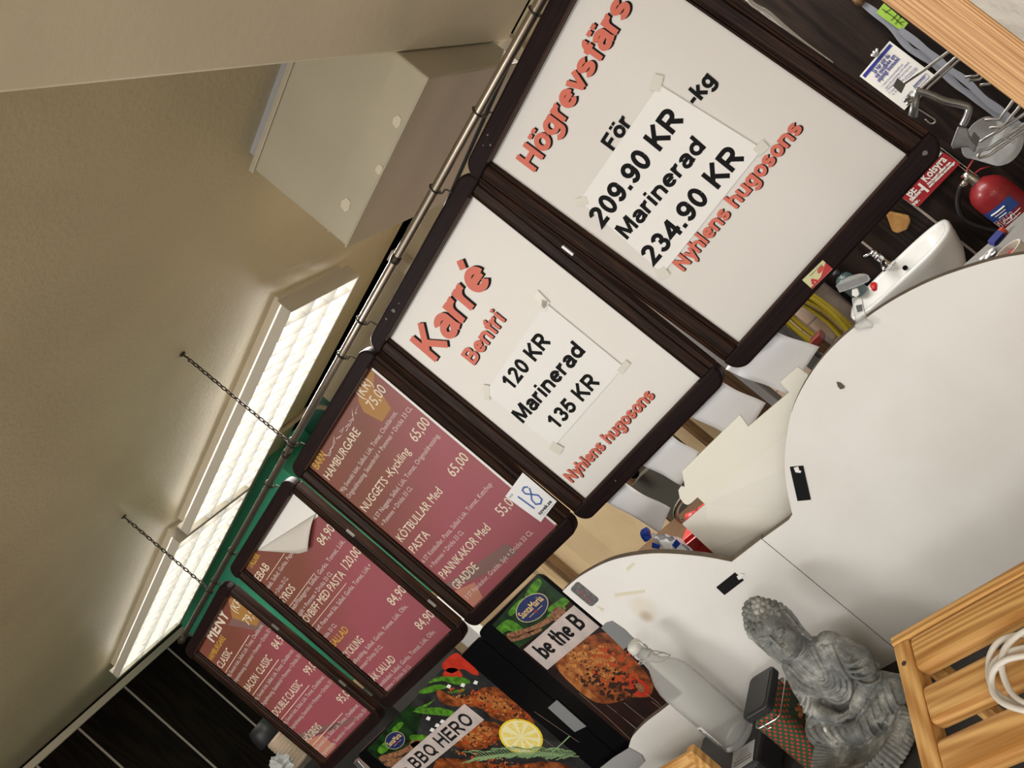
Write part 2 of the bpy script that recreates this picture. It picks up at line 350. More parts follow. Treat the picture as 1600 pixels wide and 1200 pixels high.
def kraft(nm, xa, xb, y, lab):
    g = G(); n = 4; zz = (0.0, ZC-.15)
    for i in range(n):
        x0 = xa+(xb-xa)*i/n; x1 = xa+(xb-xa)*(i+1)/n; o0 = .012*(i % 2); o1 = .012*((i+1) % 2)
        g.add([(x0, y+o0, zz[0]), (x1, y+o1, zz[0]), (x1, y+o1, zz[1]), (x0, y+o0, zz[1])], [(0, 1, 2, 3)])
    tag(done(g, nm, M_KRAFT, solid=.004), lab, 'cardboard')
kraft('cardboard_sheet', a, b, 2.5, 'tan creased cardboard sheet standing behind the left white lobe')
kraft('cardboard_sheet', W(1066, 697, 1, 2.52).x, W(1128, 645, 1, 2.52).x, 2.52, 'tan cardboard strip between brown battens above the cream cutout board')
kraft('cardboard_sheet', W(560, 1130, 1, 2.55).x, W(845, 905, 1, 2.55).x, 2.55, 'tan board behind the two black framed chicken posters')
o = tag(done(G().span(W(736, 1000, 1, 2.3)-Vector((.06, 0, 1.0)), W(736, 1000, 1, 2.3)+Vector((.07, .05, .25))), 'white_cabinet_panel', mat('white_lacquer', (.75, .74, .72), .35), bevel=.004), 'narrow white panel glimpsed between the two chicken posters and the boards', 'panel')
# ventilation box, conduits, ceiling details
M_VENT = mat('vent_box_paint', (.43, .385, .285), .38, var=.06, vscale=4)
t = thing('ventilation_box', (-.85, 1.79, ZC+.655), 'beige painted ventilation box hanging under the ceiling beside the soffit', 'vent')
done(G().span((-1.09, 1.54, ZC+.657), (-.602, 2.05, ZT-.03)), 'casing', M_VENT, t, bevel=.006)
done(G().span((-1.092, 1.535, ZC+.655), (-.60, 2.055, ZC+.66)), 'bottom_plate', M_VENT, t, bevel=.002)
done(G().span((-1.07, 1.56, ZT-.03), (-.61, 2.03, ZT)), 'collar', mat('galvanised', (.45, .45, .46), .4, .6), t)
done(G().span((-1.098, 1.534, ZT-.045), (-.603, 1.54, ZT-.03)), 'flange', M_VENT, t, bevel=.002)
for (u, v, r) in ((620, 190, .016), (592, 265, .014), (540, 320, .02)):
    p = W(u, v, 1, 1.5385); done(G().prism([p+Vector((r*math.cos(x), 0, r*math.sin(x)*.7)) for x in (.4, 1.5, 2.3, 3.6, 4.4, 5.6)], (0, .0005, 0)), 'tape_remnant', mat('yellowed_tape', (.60, .545, .42), .4), t, label='yellowed tape remnant')
M_TRUNK = mat('trunking_cream', (.55, .45, .32), .5)
for (u, v, lab) in ((772, 50, 'cream cable trunking on the upper wall behind the nearest board'), (613, 396, 'cream cable trunking on the upper wall above the Karré board')):
    p = W(u, v, 1, YB-.03); g = G()
    for a, b in (((-.03, -.028, -.6), (.03, -.025, .0)), ((-.03, -.028, -.6), (-.026, .028, 0)), ((.026, -.028, -.6), (.03, .028, 0)), ((-.03, .02, -.6), (.03, .028, -.002))):
        g.span(p+Vector(a), p+Vector(b))
    tag(done(g, 'cable_trunking', M_TRUNK, bevel=.001), lab, 'trunking')
g = G(); p0 = W(430, 662, 2, ZT-ZC-.012); p1 = W(488, 613, 2, ZT-ZC-.012)
pts = [Vector((xp_-.02, 2.1, ZT-.014)), Vector((xp_-.02, 2.7, ZT-.014)), Vector((xp_-.02, 2.86, ZT-.0)), Vector((xp_-.02, 2.95, ZT-.04)), Vector((xp_-.02, 2.965, ZT-.12)), Vector((xp_-.02, 2.965, ZC+.3))]
g.tube(spline(pts, 6), .014, 10)
tag(done(g, 'conduit_pipe', M_CREAM, smooth=True), 'cream conduit bending from the ceiling down the wall beside green paint', 'pipe')
tag(done(G().tube([W(842, 0, 1, 1.75), W(800, 90, 1, 1.75), W(757, 184, 1, 1.75), W(717, 274, 1, 1.75), W(690, 335, 1, 1.75)], .009, 8, flat=(1, .5)), 'cable', mat('black_cable', (.006, .006, .006), .5), smooth=True), 'black cable running down behind the steel rail to the Karré board', 'cable')
# ---------------------------------------------------------------- ceiling lights
M_LHOUS = mat('fixture_grey', (.52, .48, .40), .45)
M_LWHITE = mat('louvre_white', (.90, .90, .88), .25)
M_TUBE = mat('tube_glow', (1.0, .97, .90), emit=9)
def fixture(x0, x1, y0, y1, label):
    zb = ZC+.917; zt = ZC+.985
    t = thing('ceiling_light', ((x0+x1)/2, (y0+y1)/2, ZT), label, 'lamp', 'louvred ceiling fixtures')
    g = G(); th = .004
    g.span((x0, y0, zb), (x1, y0+th, zt-.026)); g.span((x0, y1-th, zb), (x1, y1, zt))
    g.span((x0, y0, zb), (x0+th, y1, zt)); g.span((x1-th, y0, zb), (x1, y1, zt))
    done(g, 'housing', M_LHOUS, t, bevel=.001)
    done(G().span((x0+.004, y0+.035, zt-.002), (x1-.02, y1-.01, ZT+.004)), 'mounting_tray', M_CREAM, t)
    for yy in (y0+(y1-y0)*.17, y0+(y1-y0)*.5, y0+(y1-y0)*.83):
        done(G().tube([(x0+.03, yy, zt-.022), (x1-.03, yy, zt-.022)], .013, 12), 'fluorescent_tube', M_TUBE, t, smooth=True)
    g = G(); n = int((x1-x0)/.082)
    for i in range(1, n):
        x = x0+(x1-x0)*i/n
        g.prism([(x-.009, y0+th, zb+.042), (x+.009, y0+th, zb+.042), (x+.0012, y0+th, zb+.002), (x-.0012, y0+th, zb+.002)], (0, y1-y0-2*th, 0))
    for f_ in (.34, .66):
        y = y0+(y1-y0)*f_
        g.prism([(x0+th, y-.028, zb+.044), (x0+th, y+.028, zb+.044), (x0+th, y+.0015, zb+.001), (x0+th, y-.0015, zb+.001)], (x1-x0-2*th, 0, 0))
    for y, s in ((y0+.006, 1), (y1-.006, -1)):
        g.prism([(x0+th, y, zb+.002), (x0+th, y+s*.002, zb+.002), (x0+th, y+s*.016, zb+.046), (x0+th, y, zb+.046)], (x1-x0-2*th, 0, 0))
    done(g, 'louvre', M_LWHITE, t)
    return t
xj = W(293, 838, 2, .917).x
fixture(xj+.012, -1.765, 1.965, 2.396, 'long louvred fluorescent fixture nearer the camera, beside the ventilation box')
t2 = fixture(-4.78, xj-.012, 1.925, 2.40, 'louvred fluorescent fixture reaching the dark end wall')
lp = W(491, 424, 0, -1.76)
g = G().tube(spline([lp, lp+Vector((.03, .01, .05)), lp+Vector((.10, .0, .075)), Vector((-1.5, lp.y-.06, ZT-.006)), Vector((-1.2, lp.y-.1, ZT-.006)), Vector((-.9, lp.y-.1, ZT-.006))], 6), .008, 8)
tag(done(g, 'lamp_cable', mat('white_cable', (.68, .62, .52), .5), smooth=True), 'cream cable entering the end of the nearer louvred fixture', 'cable')
# ---------------------------------------------------------------- hanging rail, chains and loops
M_STEEL = mat('rail_steel', (.42, .37, .31), .28, .9)
M_IRON = mat('dark_iron', (.05, .04, .032), .45, .7)
ra = Vector((.45, 1.583, ZC+.527)); rb = W(284, 1000, 1, 1.583)
def rail(u):  # point of the rail at world x
    t = (u-ra.x)/(rb.x-ra.x); return ra.lerp(rb, t)
t = thing('hanging_rail', rail(-1.5), 'long steel rail carrying the row of framed boards', 'rail')
done(G().tube([rb, ra], .0115, 14), 'rod', M_STEEL, t, smooth=True)
done(G().lathe([(.0, -.012), (.014, -.012), (.016, 0), (.014, .03), (.0115, .032)], rb, (ra-rb), 14), 'end_cap', M_IRON, t, smooth=True)
for x in (-1.9, -1.05):
    done(G().lathe([(.0115, -.012), (.0135, -.010), (.0135, .010), (.0115, .012)], rail(x), (ra-rb), 14), 'sleeve', M_IRON, t, smooth=True)
def chain(u, v, lab):
    top = W(u, v, 1, 1.583); top.z = ZT-.004; bot = rail(top.x+.01); bot.z += .012
    t = thing('chain', top, lab, 'chain', 'chains holding the rail')
    g = G(); n = 21; d = bot-top; L = d.length; d.normalize(); u_, w_ = perp(d)
    sp = (L-.03)/n; lr = sp*.66
    for i in range(n):
        c = top+d*(.025+sp*(i+.5)); a = u_ if i % 2 else w_
        g.tube([c+d*(lr*math.cos(q)*.98)+a*(sp*.27*math.sin(q)) for q in [2*math.pi*k_/12 for k_ in range(12)]], .0021, 6, closed=True)
    done(g, 'links', M_IRON, t, smooth=True)
    g = G().tube(spline([top+Vector((0, 0, .004)), top+Vector((0, 0, -.012)), top+Vector((.008, -.004, -.02)), top+Vector((.004, -.006, -.03)), top+Vector((-.006, -.002, -.026))], 5), .003, 8)
    g.lathe([(.0, 0), (.012, 0), (.009, -.004), (0, -.006)], top+Vector((0, 0, .003)), (0, 0, 1), 12)
    done(g, 'ceiling_hook', M_IRON, t, smooth=True)
    c = rail(bot.x)
    done(G().tube([c+Vector((0, .0145*math.cos(q), .0145*math.sin(q))) for q in [2*math.pi*k_/16 for k_ in range(16)]], .0025, 6, closed=True), 'rail_loop', M_IRON, t, smooth=True)
chain(285, 553, 'black chain holding the rail above the maroon board with the lot tag')
chain(192, 806, 'black chain holding the rail near its far end')
# ---------------------------------------------------------------- framed boards
M_FRAME = wood('frame_dark', (.010, .005, .005), (.019, .0095, .0095), 'x', 200, .04, .45, spec=.09)
M_SIDE = wood('frame_side_wood', (.008, .0035, .0025), (.060, .026, .014), 'z', 260, .03, .45, contrast=(.38, .75), spec=.12)
M_LIP = mat('frame_lip', (.045, .020, .013), .4, spec=.2)
M_WPAP = mat('white_poster_paper', (.84, .82, .79), .5, bump=.12, bscale=5)
M_A4 = mat('taped_sheet_paper', (.87, .86, .845), .45, bump=.08, bscale=9)
M_RED = mat('letter_red', (.68, .16, .105), .5)
M_INK = mat('letter_black', (.008, .008, .009), .6, spec=.12)
M_TAPE = mat('clear_tape', (.72, .69, .62), .25)
M_CREAMTXT = mat('letter_cream', (.80, .68, .54), .5)
M_PINKTXT = mat('letter_pale_pink', (.74, .60, .58), .5)
M_YELTXT = mat('letter_ochre', (.62, .36, .06), .5)
M_GOLD = mat('menu_gold', (.40, .20, .055), .5)
M_SALMON = mat('menu_salmon', (.52, .22, .15), .5)
M_FACET = mat('menu_grey_facet', (.22, .12, .11), .5)
M_CLIP = mat('frame_clip', (.42, .40, .38), .3, .5)
def menu_material():
    m = bpy.data.materials.new('menu_print'); m.use_nodes = True; nt = m.node_tree; b = nt.nodes['Principled BSDF']; b.inputs['Roughness'].default_value = .45
    tc = nt.nodes.new('ShaderNodeTexCoord'); sx = nt.nodes.new('ShaderNodeSeparateXYZ'); nt.links.new(tc.outputs['Object'], sx.inputs[0])
    m1 = nt.nodes.new('ShaderNodeMath'); m1.operation = 'MULTIPLY_ADD'; m1.inputs[1].default_value = -.75; nt.links.new(sx.outputs[0], m1.inputs[0]); nt.links.new(sx.outputs[2], m1.inputs[2])
    mr = nt.nodes.new('ShaderNodeMapRange'); mr.inputs[1].default_value = -.08; mr.inputs[2].default_value = .22; nt.links.new(m1.outputs[0], mr.inputs[0])
    n = nt.nodes.new('ShaderNodeTexNoise'); n.inputs['Scale'].default_value = 5; nt.links.new(tc.outputs['Object'], n.inputs[0])
    cr = nt.nodes.new('ShaderNodeValToRGB'); e = cr.color_ramp.elements
    e[0].position = 0; e[0].color = (.335, .080, .102, 1); e[1].position = 1; e[1].color = (.215, .066, .044, 1)
    nt.links.new(mr.outputs[0], cr.inputs[0])
    mx = nt.nodes.new('ShaderNodeMix'); mx.data_type = 'RGBA'; mx.inputs[0].default_value = .12
    nt.links.new(cr.outputs[0], mx.inputs[6]); nt.links.new(n.outputs['Color'], mx.inputs[7]); mx.blend_type = 'SOFT_LIGHT'
    nt.links.new(mx.outputs[2], b.inputs['Base Color']); return m
M_MENU = menu_material()
AX = (1, 0, 0); UP = (0, 0, 1)
HW, HI, ZI, ZO = .293, .242, .342, .388      # half widths and heights of the frame
def rrect_bar(g, z0, z1, up, y0, y1, hw=HW, r=.036):
    s = 1 if up else -1
    a, b = (z0, z1)
    pts = [(-hw, a), (hw, a)] if up else [(hw, b), (-hw, b)]
    if up: pts += [(hw-r+r*math.cos(q), b-r+r*math.sin(q)) for q in [math.pi/2*i/8 for i in range(9)]] + [(-hw+r-r*math.sin(q), b-r+r*math.cos(q)) for q in [math.pi/2*i/8 for i in range(9)]]
    else: pts += [(-hw+r-r*math.cos(q), a+r-r*math.sin(q)) for q in [math.pi/2*i/8 for i in range(9)]] + [(hw-r+r*math.sin(q), a+r-r*math.cos(q)) for q in [math.pi/2*i/8 for i in range(9)]]
    g.prism([(x, y0, z) for x, z in pts], (0, y1-y0, 0))
def board(pos, w, label, sheet, clips=()):
    rot = Matrix.Rotation(Vector(w).length, 3, Vector(w).normalized())
    t = thing('menu_board', (pos[0], pos[1], pos[2]+ZC), label, 'sign', 'framed boards hanging in a row', rot)
    for up in (1, 0):
        g = G(); z0, z1 = (ZI, ZO) if up else (-ZO, -ZI)
        rrect_bar(g, z0, z1, up, -.021, .016)
        o = done(g, 'top_rail' if up else 'bottom_rail', M_FRAME, t, local=True, bevel=.006, bseg=3)
        g = G(); zz = (ZI-.002, ZI+.004) if up else (-ZI-.004, -ZI+.002)
        g.span((-HI, -.0225, zz[0]), (HI, -.012, zz[1]))
        done(g, 'lip', M_LIP, o, local=True, bevel=.0015)
    for s in (-1, 1):
        prof = [(0, .016), (0, -.005), (.004, -.008), (.006, -.004), (.009, -.004), (.011, -.010), (.014, -.012), (.034, -.015), (.037, -.010), (.041, -.010), (.043, -.016), (.051, -.013), (.051, .016)]
        g = G().prism([(s*(HI+a), y, -ZI-.001) for a, y in prof], (0, 0, 2*ZI+.002))
        o = done(g, 'side_rail', M_SIDE, t, local=True, bevel=.0008, bseg=1)
        for cs, z in clips:
            if cs == s: done(G().span((s*HW-.0055, -.0185, z-.016), (s*HW+.0005, -.012, z+.016)), 'clip', M_CLIP, o, local=True)
    done(G().span((-HW+.004, .006, -ZI), (HW-.004, .012, ZI)), 'back_panel', M_FRAME, t, local=True)
    done(G().span((-HI-.006, .001, -ZI-.003), (HI+.006, .003, ZI+.003)), 'poster', sheet, t, local=True)
    return t
def L(x, z, y=0.): return (x/1000., y, z/1000.)
def bline(t, name, s, a, b, cap, m, sw=.215, shadow=None, y=-.0004, parent=None):
    """bold line from baseline point a to b (mm on the sheet)"""
    d = Vector((b[0]-a[0], 0, b[1]-a[1])); wd_ = d.length/1000; d.normalize(); up = Vector((-d.z, 0, d.x))
    if shadow:
        bold(G_ := G(), s, Vector(L(a[0]+shadow[0], a[1]-shadow[1], y+.00015)), d, up, wd_, cap/1000, sw)
        done(G_, name+'_shadow', shadow[2], parent or t, local=True, clean=False)
    g = G(); bold(g, s, L(a[0], a[1], y), d, up, wd_, cap/1000, sw)
    return done(g, name, m, parent or t, local=True, clean=False)
def lines(t, name, rows, m, y=-.0004, fat=0., slant=0., label=None):
    for s, x, z, w_, cap in rows:
        o = done(text(G(), s, L(x, z, y), AX, UP, w_/1000, cap/1000, fat=fat, slant=slant), name, m, t, local=True, clean=False, label=label)
    return o
def taped_sheet(t, pts, tapes, name='price_sheet'):
    o = done(G().prism([L(x, z, -.0032) for x, z in pts], (0, .0008, 0)), name, M_A4, t, local=True)
    for x, z, w_, h_, a in tapes:
        g = G().box(L(x, z, -.0038), (w_/1000, .0004, h_/1000), Matrix.Rotation(math.radians(a), 3, 'Y')); done(g, 'tape', M_TAPE, o, local=True)
    return o
def flecks(t, pts, m, name):
    g = G()
    for x, z, r in pts: g.prism([L(x+r*math.cos(q)*random.uniform(.5, 1), z+r*math.sin(q)*random.uniform(.5, 1), -.0215) for q in [k_*2*math.pi/6 for k_ in range(6)]], (0, .0004, 0))
    done(g, name, m, t, local=True)
M_SCUFF = mat('frame_scuff', (.16, .15, .145), .6)
# board 1 : Högrevsfärs
t = board((-.4182, 1.5814, .1212), (.0118, -.0451, .0077), 'dark framed hanging board with a white sheet headed Högrevsfärs, nearest in the row', mat('white_poster_paper_dimmed', (.76, .735, .705), .5, bump=.14, bscale=4))  # paper greyed to stand in for the dimmer light on this board
bline(t, 'heading', 'Högrevsfärs', (-206, 244), (178, 238), 53, M_RED, shadow=(4, 3.5, M_INK))
bline(t, 'unit_lettering', 'För', (-66, 118), (4, 117), 36, M_INK)
bline(t, 'unit_lettering', '-kg', (99, 27), (158, 22), 34, M_INK)
ps = taped_sheet(t, [(-194, 124), (95, 112), (108, -127), (-217, -119)], [(95, 118, 30, 20, -20), (108, -124, 24, 20, 10), (-192, 118, 26, 18, 40), (-216, -118, 24, 24, 20)])
bline(t, 'price_lettering', '209.90 KR', (-214, 47), (67, 32), 46, M_INK, y=-.0037, parent=ps)
bline(t, 'price_lettering', 'Marinerad', (-204, -12), (49, -36), 38, M_INK, y=-.0037, parent=ps)
bline(t, 'price_lettering', '234.90 KR', (-214, -94), (75, -110), 45, M_INK, y=-.0037, parent=ps)
bline(t, 'supplier_lettering', 'Nyhlens hugosons', (-188, -152), (176, -166), 34, M_RED, shadow=(2.5, 2.2, M_INK))
flecks(t, [(-205, 356, 4), (-190, 372, 3), (-215, 370, 2), (262, -362, 6)], M_SCUFF, 'scuff')
g = G(); rr = [(-46, -351), (9, -355), (6, -381), (-49, -378)]
o = done(G().prism([L(x, z, -.0225) for x, z in rr], (0, .0012, 0)), 'sticker', mat('sticker_cream', (.72, .70, .40), .4), t, local=True, label='small cream and red food sticker')
done(G().prism([L(*q, -.0228) for q in ((-48.5, -374), (-20, -374.5), (8.5, -362), (7, -380.5), (-48.8, -377.7))], (0, .0003, 0)), 'red_band', mat('sticker_red', (.55, .04, .05), .4), o, local=True)
done(G().prism([L(-8+9*math.cos(q), -364+4.5*math.sin(q)+.15*9*math.cos(q), -.0228) for q in [i*.45 for i in range(14)]], (0, .0003, 0)), 'oval_emblem', mat('sticker_red2', (.62, .10, .06), .4), o, local=True)
g = G()
for x, z, r in ((-34, -367, 3.6), (-38, -371, 3.2), (-31, -372, 3)): g.prism([L(x+r*math.cos(q), z+r*math.sin(q), -.0229) for q in [i*.63 for i in range(10)]], (0, .0003, 0))
done(g, 'berries', mat('berry_red', (.6, .03, .04), .4), o, local=True)
g = G(); text(g, 'Smultron på burk', L(-30, -358.6, -.0229), Vector((1, 0, -.05)).normalized(), UP, .032, .0032); done(g, 'sticker_lettering', M_INK, o, local=True, clean=False)
# board 2 : Karré
t = board((-1.0222, 1.5954, .1113), (.0001, -.0093, .0209), 'dark framed hanging board with a white sheet headed Karré Benfri', M_WPAP, clips=((1, .08),))
bline(t, 'heading', 'Karré', (-212, 201), (93, 193), 92, M_RED, shadow=(7, 4, M_INK), sw=.21)
bline(t, 'subheading', 'Benfri', (-138, 109), (32, 109), 46, M_RED, shadow=(3.5, 3, M_INK))
ps = taped_sheet(t, [(-178, 42), (142, 52), (140, -192), (-173, -189)], [(142, 66, 22, 42, 8), (134, 50, 30, 14, -30), (140, -192, 36, 16, 0), (-176, 40, 44, 18, -35), (-172, -196, 28, 34, -10)])
bline(t, 'price_lettering', '120 KR', (-121, -13), (66, -16), 43, M_INK, y=-.0037, parent=ps)
bline(t, 'price_lettering', 'Marinerad', (-180, -88), (106, -98), 44, M_INK, y=-.0037, parent=ps)
bline(t, 'price_lettering', '135 KR', (-127, -168), (64, -173), 42, M_INK, y=-.0037, parent=ps)
bline(t, 'supplier_lettering', 'Nyhlens hugosons', (-231, -289), (128, -295), 34, M_RED, shadow=(2.5, 2.2, M_INK))
flecks(t, [(-150, 366, 8), (-185, 372, 4), (-120, 362, 3), (-120, -364, 3)], M_SCUFF, 'scuff')
# board 3 : children's menu with lot tag
def gradient_shapes(t, gold, facets, salmon):
    if gold: done(G().prism([L(x, z, .0006) for x, z in gold], (0, .0004, 0)), 'gold_shape', M_GOLD, t, local=True)
    for f in facets: done(G().prism([L(x, z, .0005) for x, z in f], (0, .0004, 0)), 'facet_shape', M_FACET, t, local=True)
    if salmon: done(G().prism([L(x, z, .0004) for x, z in salmon], (0, .0004, 0)), 'salmon_shape', M_SALMON, t, local=True)
t = board((-1.6274, 1.5813, .1152), (.0076, .0128, .0242), 'dark framed maroon menu board carrying the white lot tag 18', M_MENU, clips=())
gradient_shapes(t, [(140, 338), (228, 338), (226, 326), (178, 300), (184, 268), (167, 229), (105, 229), (88, 290), (107, 322)], [[(-242, -205), (-235, -230), (60, -275), (60, -318), (-110, -290), (-242, -250)]], [(-240, -262), (-150, -288), (-178, -338), (-240, -338)])
done(G().span((.2295, .0002, -.338), (.2425, .0012, .338)), 'white_margin', M_WPAP, t, local=True, label='white torn paper margin')
lines(t, 'heading', [('BARN', -226, 313, 76, 27)], M_YELTXT, y=-.0001, fat=.0006)
lines(t, 'heading', [('(KR)', 124, 314, 70, 32), ('75,00', 118, 268, 91, 32), ('HAMBURGARE', -228, 264, 246, 27), ('NUGGETS -Kyckling', -229, 110, 318, 27), ('65,00', 130, 112, 91, 32), ('KÖTBULLAR Med', -226, -38, 276, 28), ('65,00', 122, -36, 92, 32),
  ('PASTA', -228, -91, 108, 28), ('PANNKAKOR Med', -227, -214, 290, 28), ('55,00', 128, -215, 86, 32), ('GRADDE', -227, -267, 137, 28)], M_CREAMTXT, y=-.0001, fat=.0003)
lines(t, 'description', [('90g Svenskt kött, Sallad, Lök, Tomat, Cheddarost,', -231, 206, 400, 15), ('Originaldressing, Sesambröd + Pommes + Dricka 33 CL', -232, 178, 450, 15), ('6 ST Nuggets, Sallad, Lök, Tomat, Originaldressing,', -228, 69, 436, 15), ('+ Pommes + Dricka 33 CL', -226, 39, 208, 15),
  ('6 ST Köttbullar, Pasta, Sallad Lök, Tomat, Ketchup', -233, -133, 428, 15), ('+ Pommes + Dricka 33 CL', -227, -163, 208, 15), ('3 ST Pannkakor, Gradde, Sylt + Dricka 33 CL', -229, -310, 386, 15)], M_PINKTXT, y=-.0001)
g = G()
for k_ in range(9):
    x = -150+k_*27; g.ribbon([L(x+random.uniform(-8, 8), 318+random.uniform(-16, 6), -.0003) for _ in range(2)]+[L(x+30, 316+random.uniform(-8, 12), -.0003), L(x+8, 312, -.0003)], .0022, up=(0, -1, 0))
done(g, 'scratches', M_PINKTXT, t, local=True, clean=False, label='pale scratched-out words')
o = done(G().prism([L(x, z, -.0245) for x, z in ((214, -180), (318, -172), (318, -292), (226, -300))], (0, .0008, 0)), 'lot_tag', mat('lot_tag_paper', (.86, .86, .88), .4), t, local=True, label='white lot tag with a handwritten blue 18')
g = G(); yy = -.0248
g.ribbon([L(243, -206, yy), L(249, -262, yy)], .0055, up=(0, -1, 0)); g.ribbon([L(*q, yy) for q in [(292, -209), (282, -201), (270, -204), (268, -216), (280, -229), (293, -244), (291, -259), (276, -265), (263, -256), (266, -240), (283, -226), (293, -213)]], .005, up=(0, -1, 0))
done(g, 'handwriting', mat('marker_blue', (.05, .13, .42), .5), o, local=True, clean=False)
g = G(); text(g, 'tovek.se', L(244, -286, yy), Vector((1, 0, .03)).normalized(), UP, .062, .0105, fat=.0006); text(g, 'ROP', L(222, -194, yy), AX, UP, .016, .006); g.box(L(277, -290.5, yy), (.056, .0004, .0007)); done(g, 'tag_lettering', M_INK, o, local=True, clean=False)
# board 4 : paper corner curled down
t = board((-2.2578, 1.5679, .1254), (.0138, .0198, .0342), 'dark framed maroon menu board whose paper corner has curled down white', M_MENU, clips=((1, .11), (1, -.235)))
done(G().prism([L(x, z, -.0001) for x, z in ((-112, 340), (242, 340), (242, 238), (232, 230), (60, 262))], (0, .0006, 0)), 'backing_sheet', M_WPAP, t, local=True, label='bare white backing sheet')
def flap(u, v):
    a = Vector(L(-112, 338)).lerp(Vector(L(238, 241)), u); tip = Vector(L(-112, 338)).lerp(Vector(L(84, 214)), 1)
    b = Vector(L(-105, 332)).lerp(Vector(L(205, 214)) if u > .99 else Vector(L(90+115*u, 214)), min(1, u*1.0)) if False else Vector((a.x-.02*u-.13*v*u, 0, a.z-.0-.052*v*min(1, u*1.25)))
    return Vector((a.x+(b.x-a.x)*v, -.001-.020*math.sin(math.pi*.62*v)*min(1, u*1.2)-.0005*v, a.z+(b.z-a.z)*v))
done(G().grid(flap, 14, 8), 'curled_corner', mat('curled_paper', (.66, .62, .57), .55), t, local=True, smooth=True, solid=.0006, label='curled paper corner showing its white back')
lines(t, 'heading', [('TALLRIK', -218, 320, 92, 27), ('SALLAD', -246, -92, 130, 27)], M_YELTXT, y=-.0001, fat=.0006)
lines(t, 'heading', [('KEBAB', -272, 268, 132, 30), ('84,90', 136, 158, 103, 33), ('GYROS', -262, 148, 125, 30), ('LÖVBIFF MED PASTA', -262, 38, 362, 30), ('120,00', 124, 44, 116, 33), ('KYCKLING', -252, -156, 147, 30), ('84,90', 138, -151, 102, 33), ('RÄK SALLAD', -262, -284, 193, 30), ('84,90', 136, -273, 103, 33)], M_CREAMTXT, y=-.0001, fat=.0003)
lines(t, 'description', [('Kebab, Sallad, Gurka, Peperoni, Feta,', -262, 226, 365, 16), ('Pommes + Dricka 33 CL', -300, 190, 180, 16), ('Kebab/Fläskgyros, Sallad, Gurka, Tomat, Lök,', -270, 108, 495, 16), ('Tzatziki + Pommes + Dricka 33 CL', -270, 76, 330, 16), ('Lövbiff, Pasta med Sås, Sallad, Gurka, Tomat, Lök,+', -270, -10, 490, 16), ('Dricka 33 CL', -262, -48, 122, 16),
  ('Kallkyckling, Sallad, Gurka, Tomat, Lök, Oliv,', -258, -188, 441, 16), ('Pommes+ Dricka 33 CL', -258, -219, 196, 16), ('Handskalad, Sallad, Gurka, Tomat, Lök, Oliv,', -258, -312, 436, 16), ('Pommes + Dricka 33 CL', -252, -337, 210, 14)], M_PINKTXT, y=-.0001)
g = G()
for x, z, w_ in ((-210, 253, 182), (-262, 128, 260), (-262, 20, 330)): g.span(L(x, z-1, -.0002), L(x+w_, z+1, .0002))
done(g, 'rule_line', M_CREAMTXT, t, local=True)
# board 5 : MENY
t = board((-2.889, 1.5444, .1232), (.0234, -.0005, -.0065), 'dark framed maroon menu board headed MENY, farthest in the row', M_MENU, clips=((1, .13), (1, -.19)))
gradient_shapes(t, [(205, 340), (242, 318), (242, 200), (186, 190), (120, 290)], [[(60, 290), (120, 290), (186, 192), (242, 200), (242, 165), (170, 175)], [(-242, -190), (-242, -225), (60, -290), (150, -318), (40, -300), (-60, -240)]], [(-242, -232), (-120, -262), (-120, -338), (-242, -338)])
bline(t, 'heading', 'MENY', (-109, 306), (123, 308), 44, M_CREAMTXT, sw=.2, y=-.0001) if 'Y' in GL else lines(t, 'heading', [('MENY', -109, 304, 232, 44)], M_CREAMTXT, y=-.0001, fat=.0022)
lines(t, 'heading', [('HAMBURGARE', -232, 270, 206, 24)], M_YELTXT, y=-.0001, fat=.0006)
lines(t, 'heading', [('(KR)', 166, 286, 92, 34), ('79,90', 155, 219, 122, 34), ('CLASSIC', -230, 217, 155, 32), ('BACON  CLASSIC', -228, 71, 306, 32), ('84,90', 152, 77, 112, 34), ('DOUBLE CLASSIC', -236, -81, 314, 32), ('99,00', 156, -79, 112, 34), ('HÖGREVS', -238, -246, 164, 32), ('95,00', 152, -243, 112, 34)], M_CREAMTXT, y=-.0001, fat=.0003)
rows = []
for z in (168, 20, -132, -297):
    rows += [('90g Svenskt kött, Sallad, Lök, Tomat, Cheddarost,', -250, z+4, 470, 16), ('Originaldressing, Sesambröd + Pommes + Dricka 33 CL', -250, z-30, 505, 16)]
lines(t, 'description', rows, M_PINKTXT, y=-.0001)
g = G()
for z in (198, 52, -101, -266): g.span(L(-235, z-1.4, -.0002), L(105, z+1.4, .0002))
done(g, 'rule_line', M_CREAMTXT, t, local=True)
# wire loops that carry the boards
for (u, v, lab) in ((751, 178, 'left end of the Högrevsfärs board'), (836, 18, 'right half of the Högrevsfärs board'), (683, 298, 'right end of the Karré board'), (571, 506, 'left end of the Karré board'), (541, 560, 'right end of the lot tag board'), (459, 690, 'left end of the lot tag board'), (421, 756, 'right end of the curled paper board'), (361, 860, 'left end of the curled paper board'), (334, 906, 'right end of the MENY board'), (290, 988, 'left end of the MENY board')):
    c = rail(W(u, v, 1, 1.583).x); g = G()
    g.tube([c+Vector((.002*math.sin(q), .0145*math.cos(q), .0145*math.sin(q))) for q in [2*math.pi*k_/16 for k_ in range(16)]], .0022, 6, closed=True)
    g.tube(spline([c+Vector((0, -.008, -.014)), c+Vector((.006, -.004, -.022)), c+Vector((.016, .002, -.024)), c+Vector((.02, .004, -.050))], 5), .0022, 6)
    tag(done(g, 'wire_loop', M_IRON, smooth=True), 'dark wire loop on the rail at the '+lab, 'hook', 'wire loops on the rail')
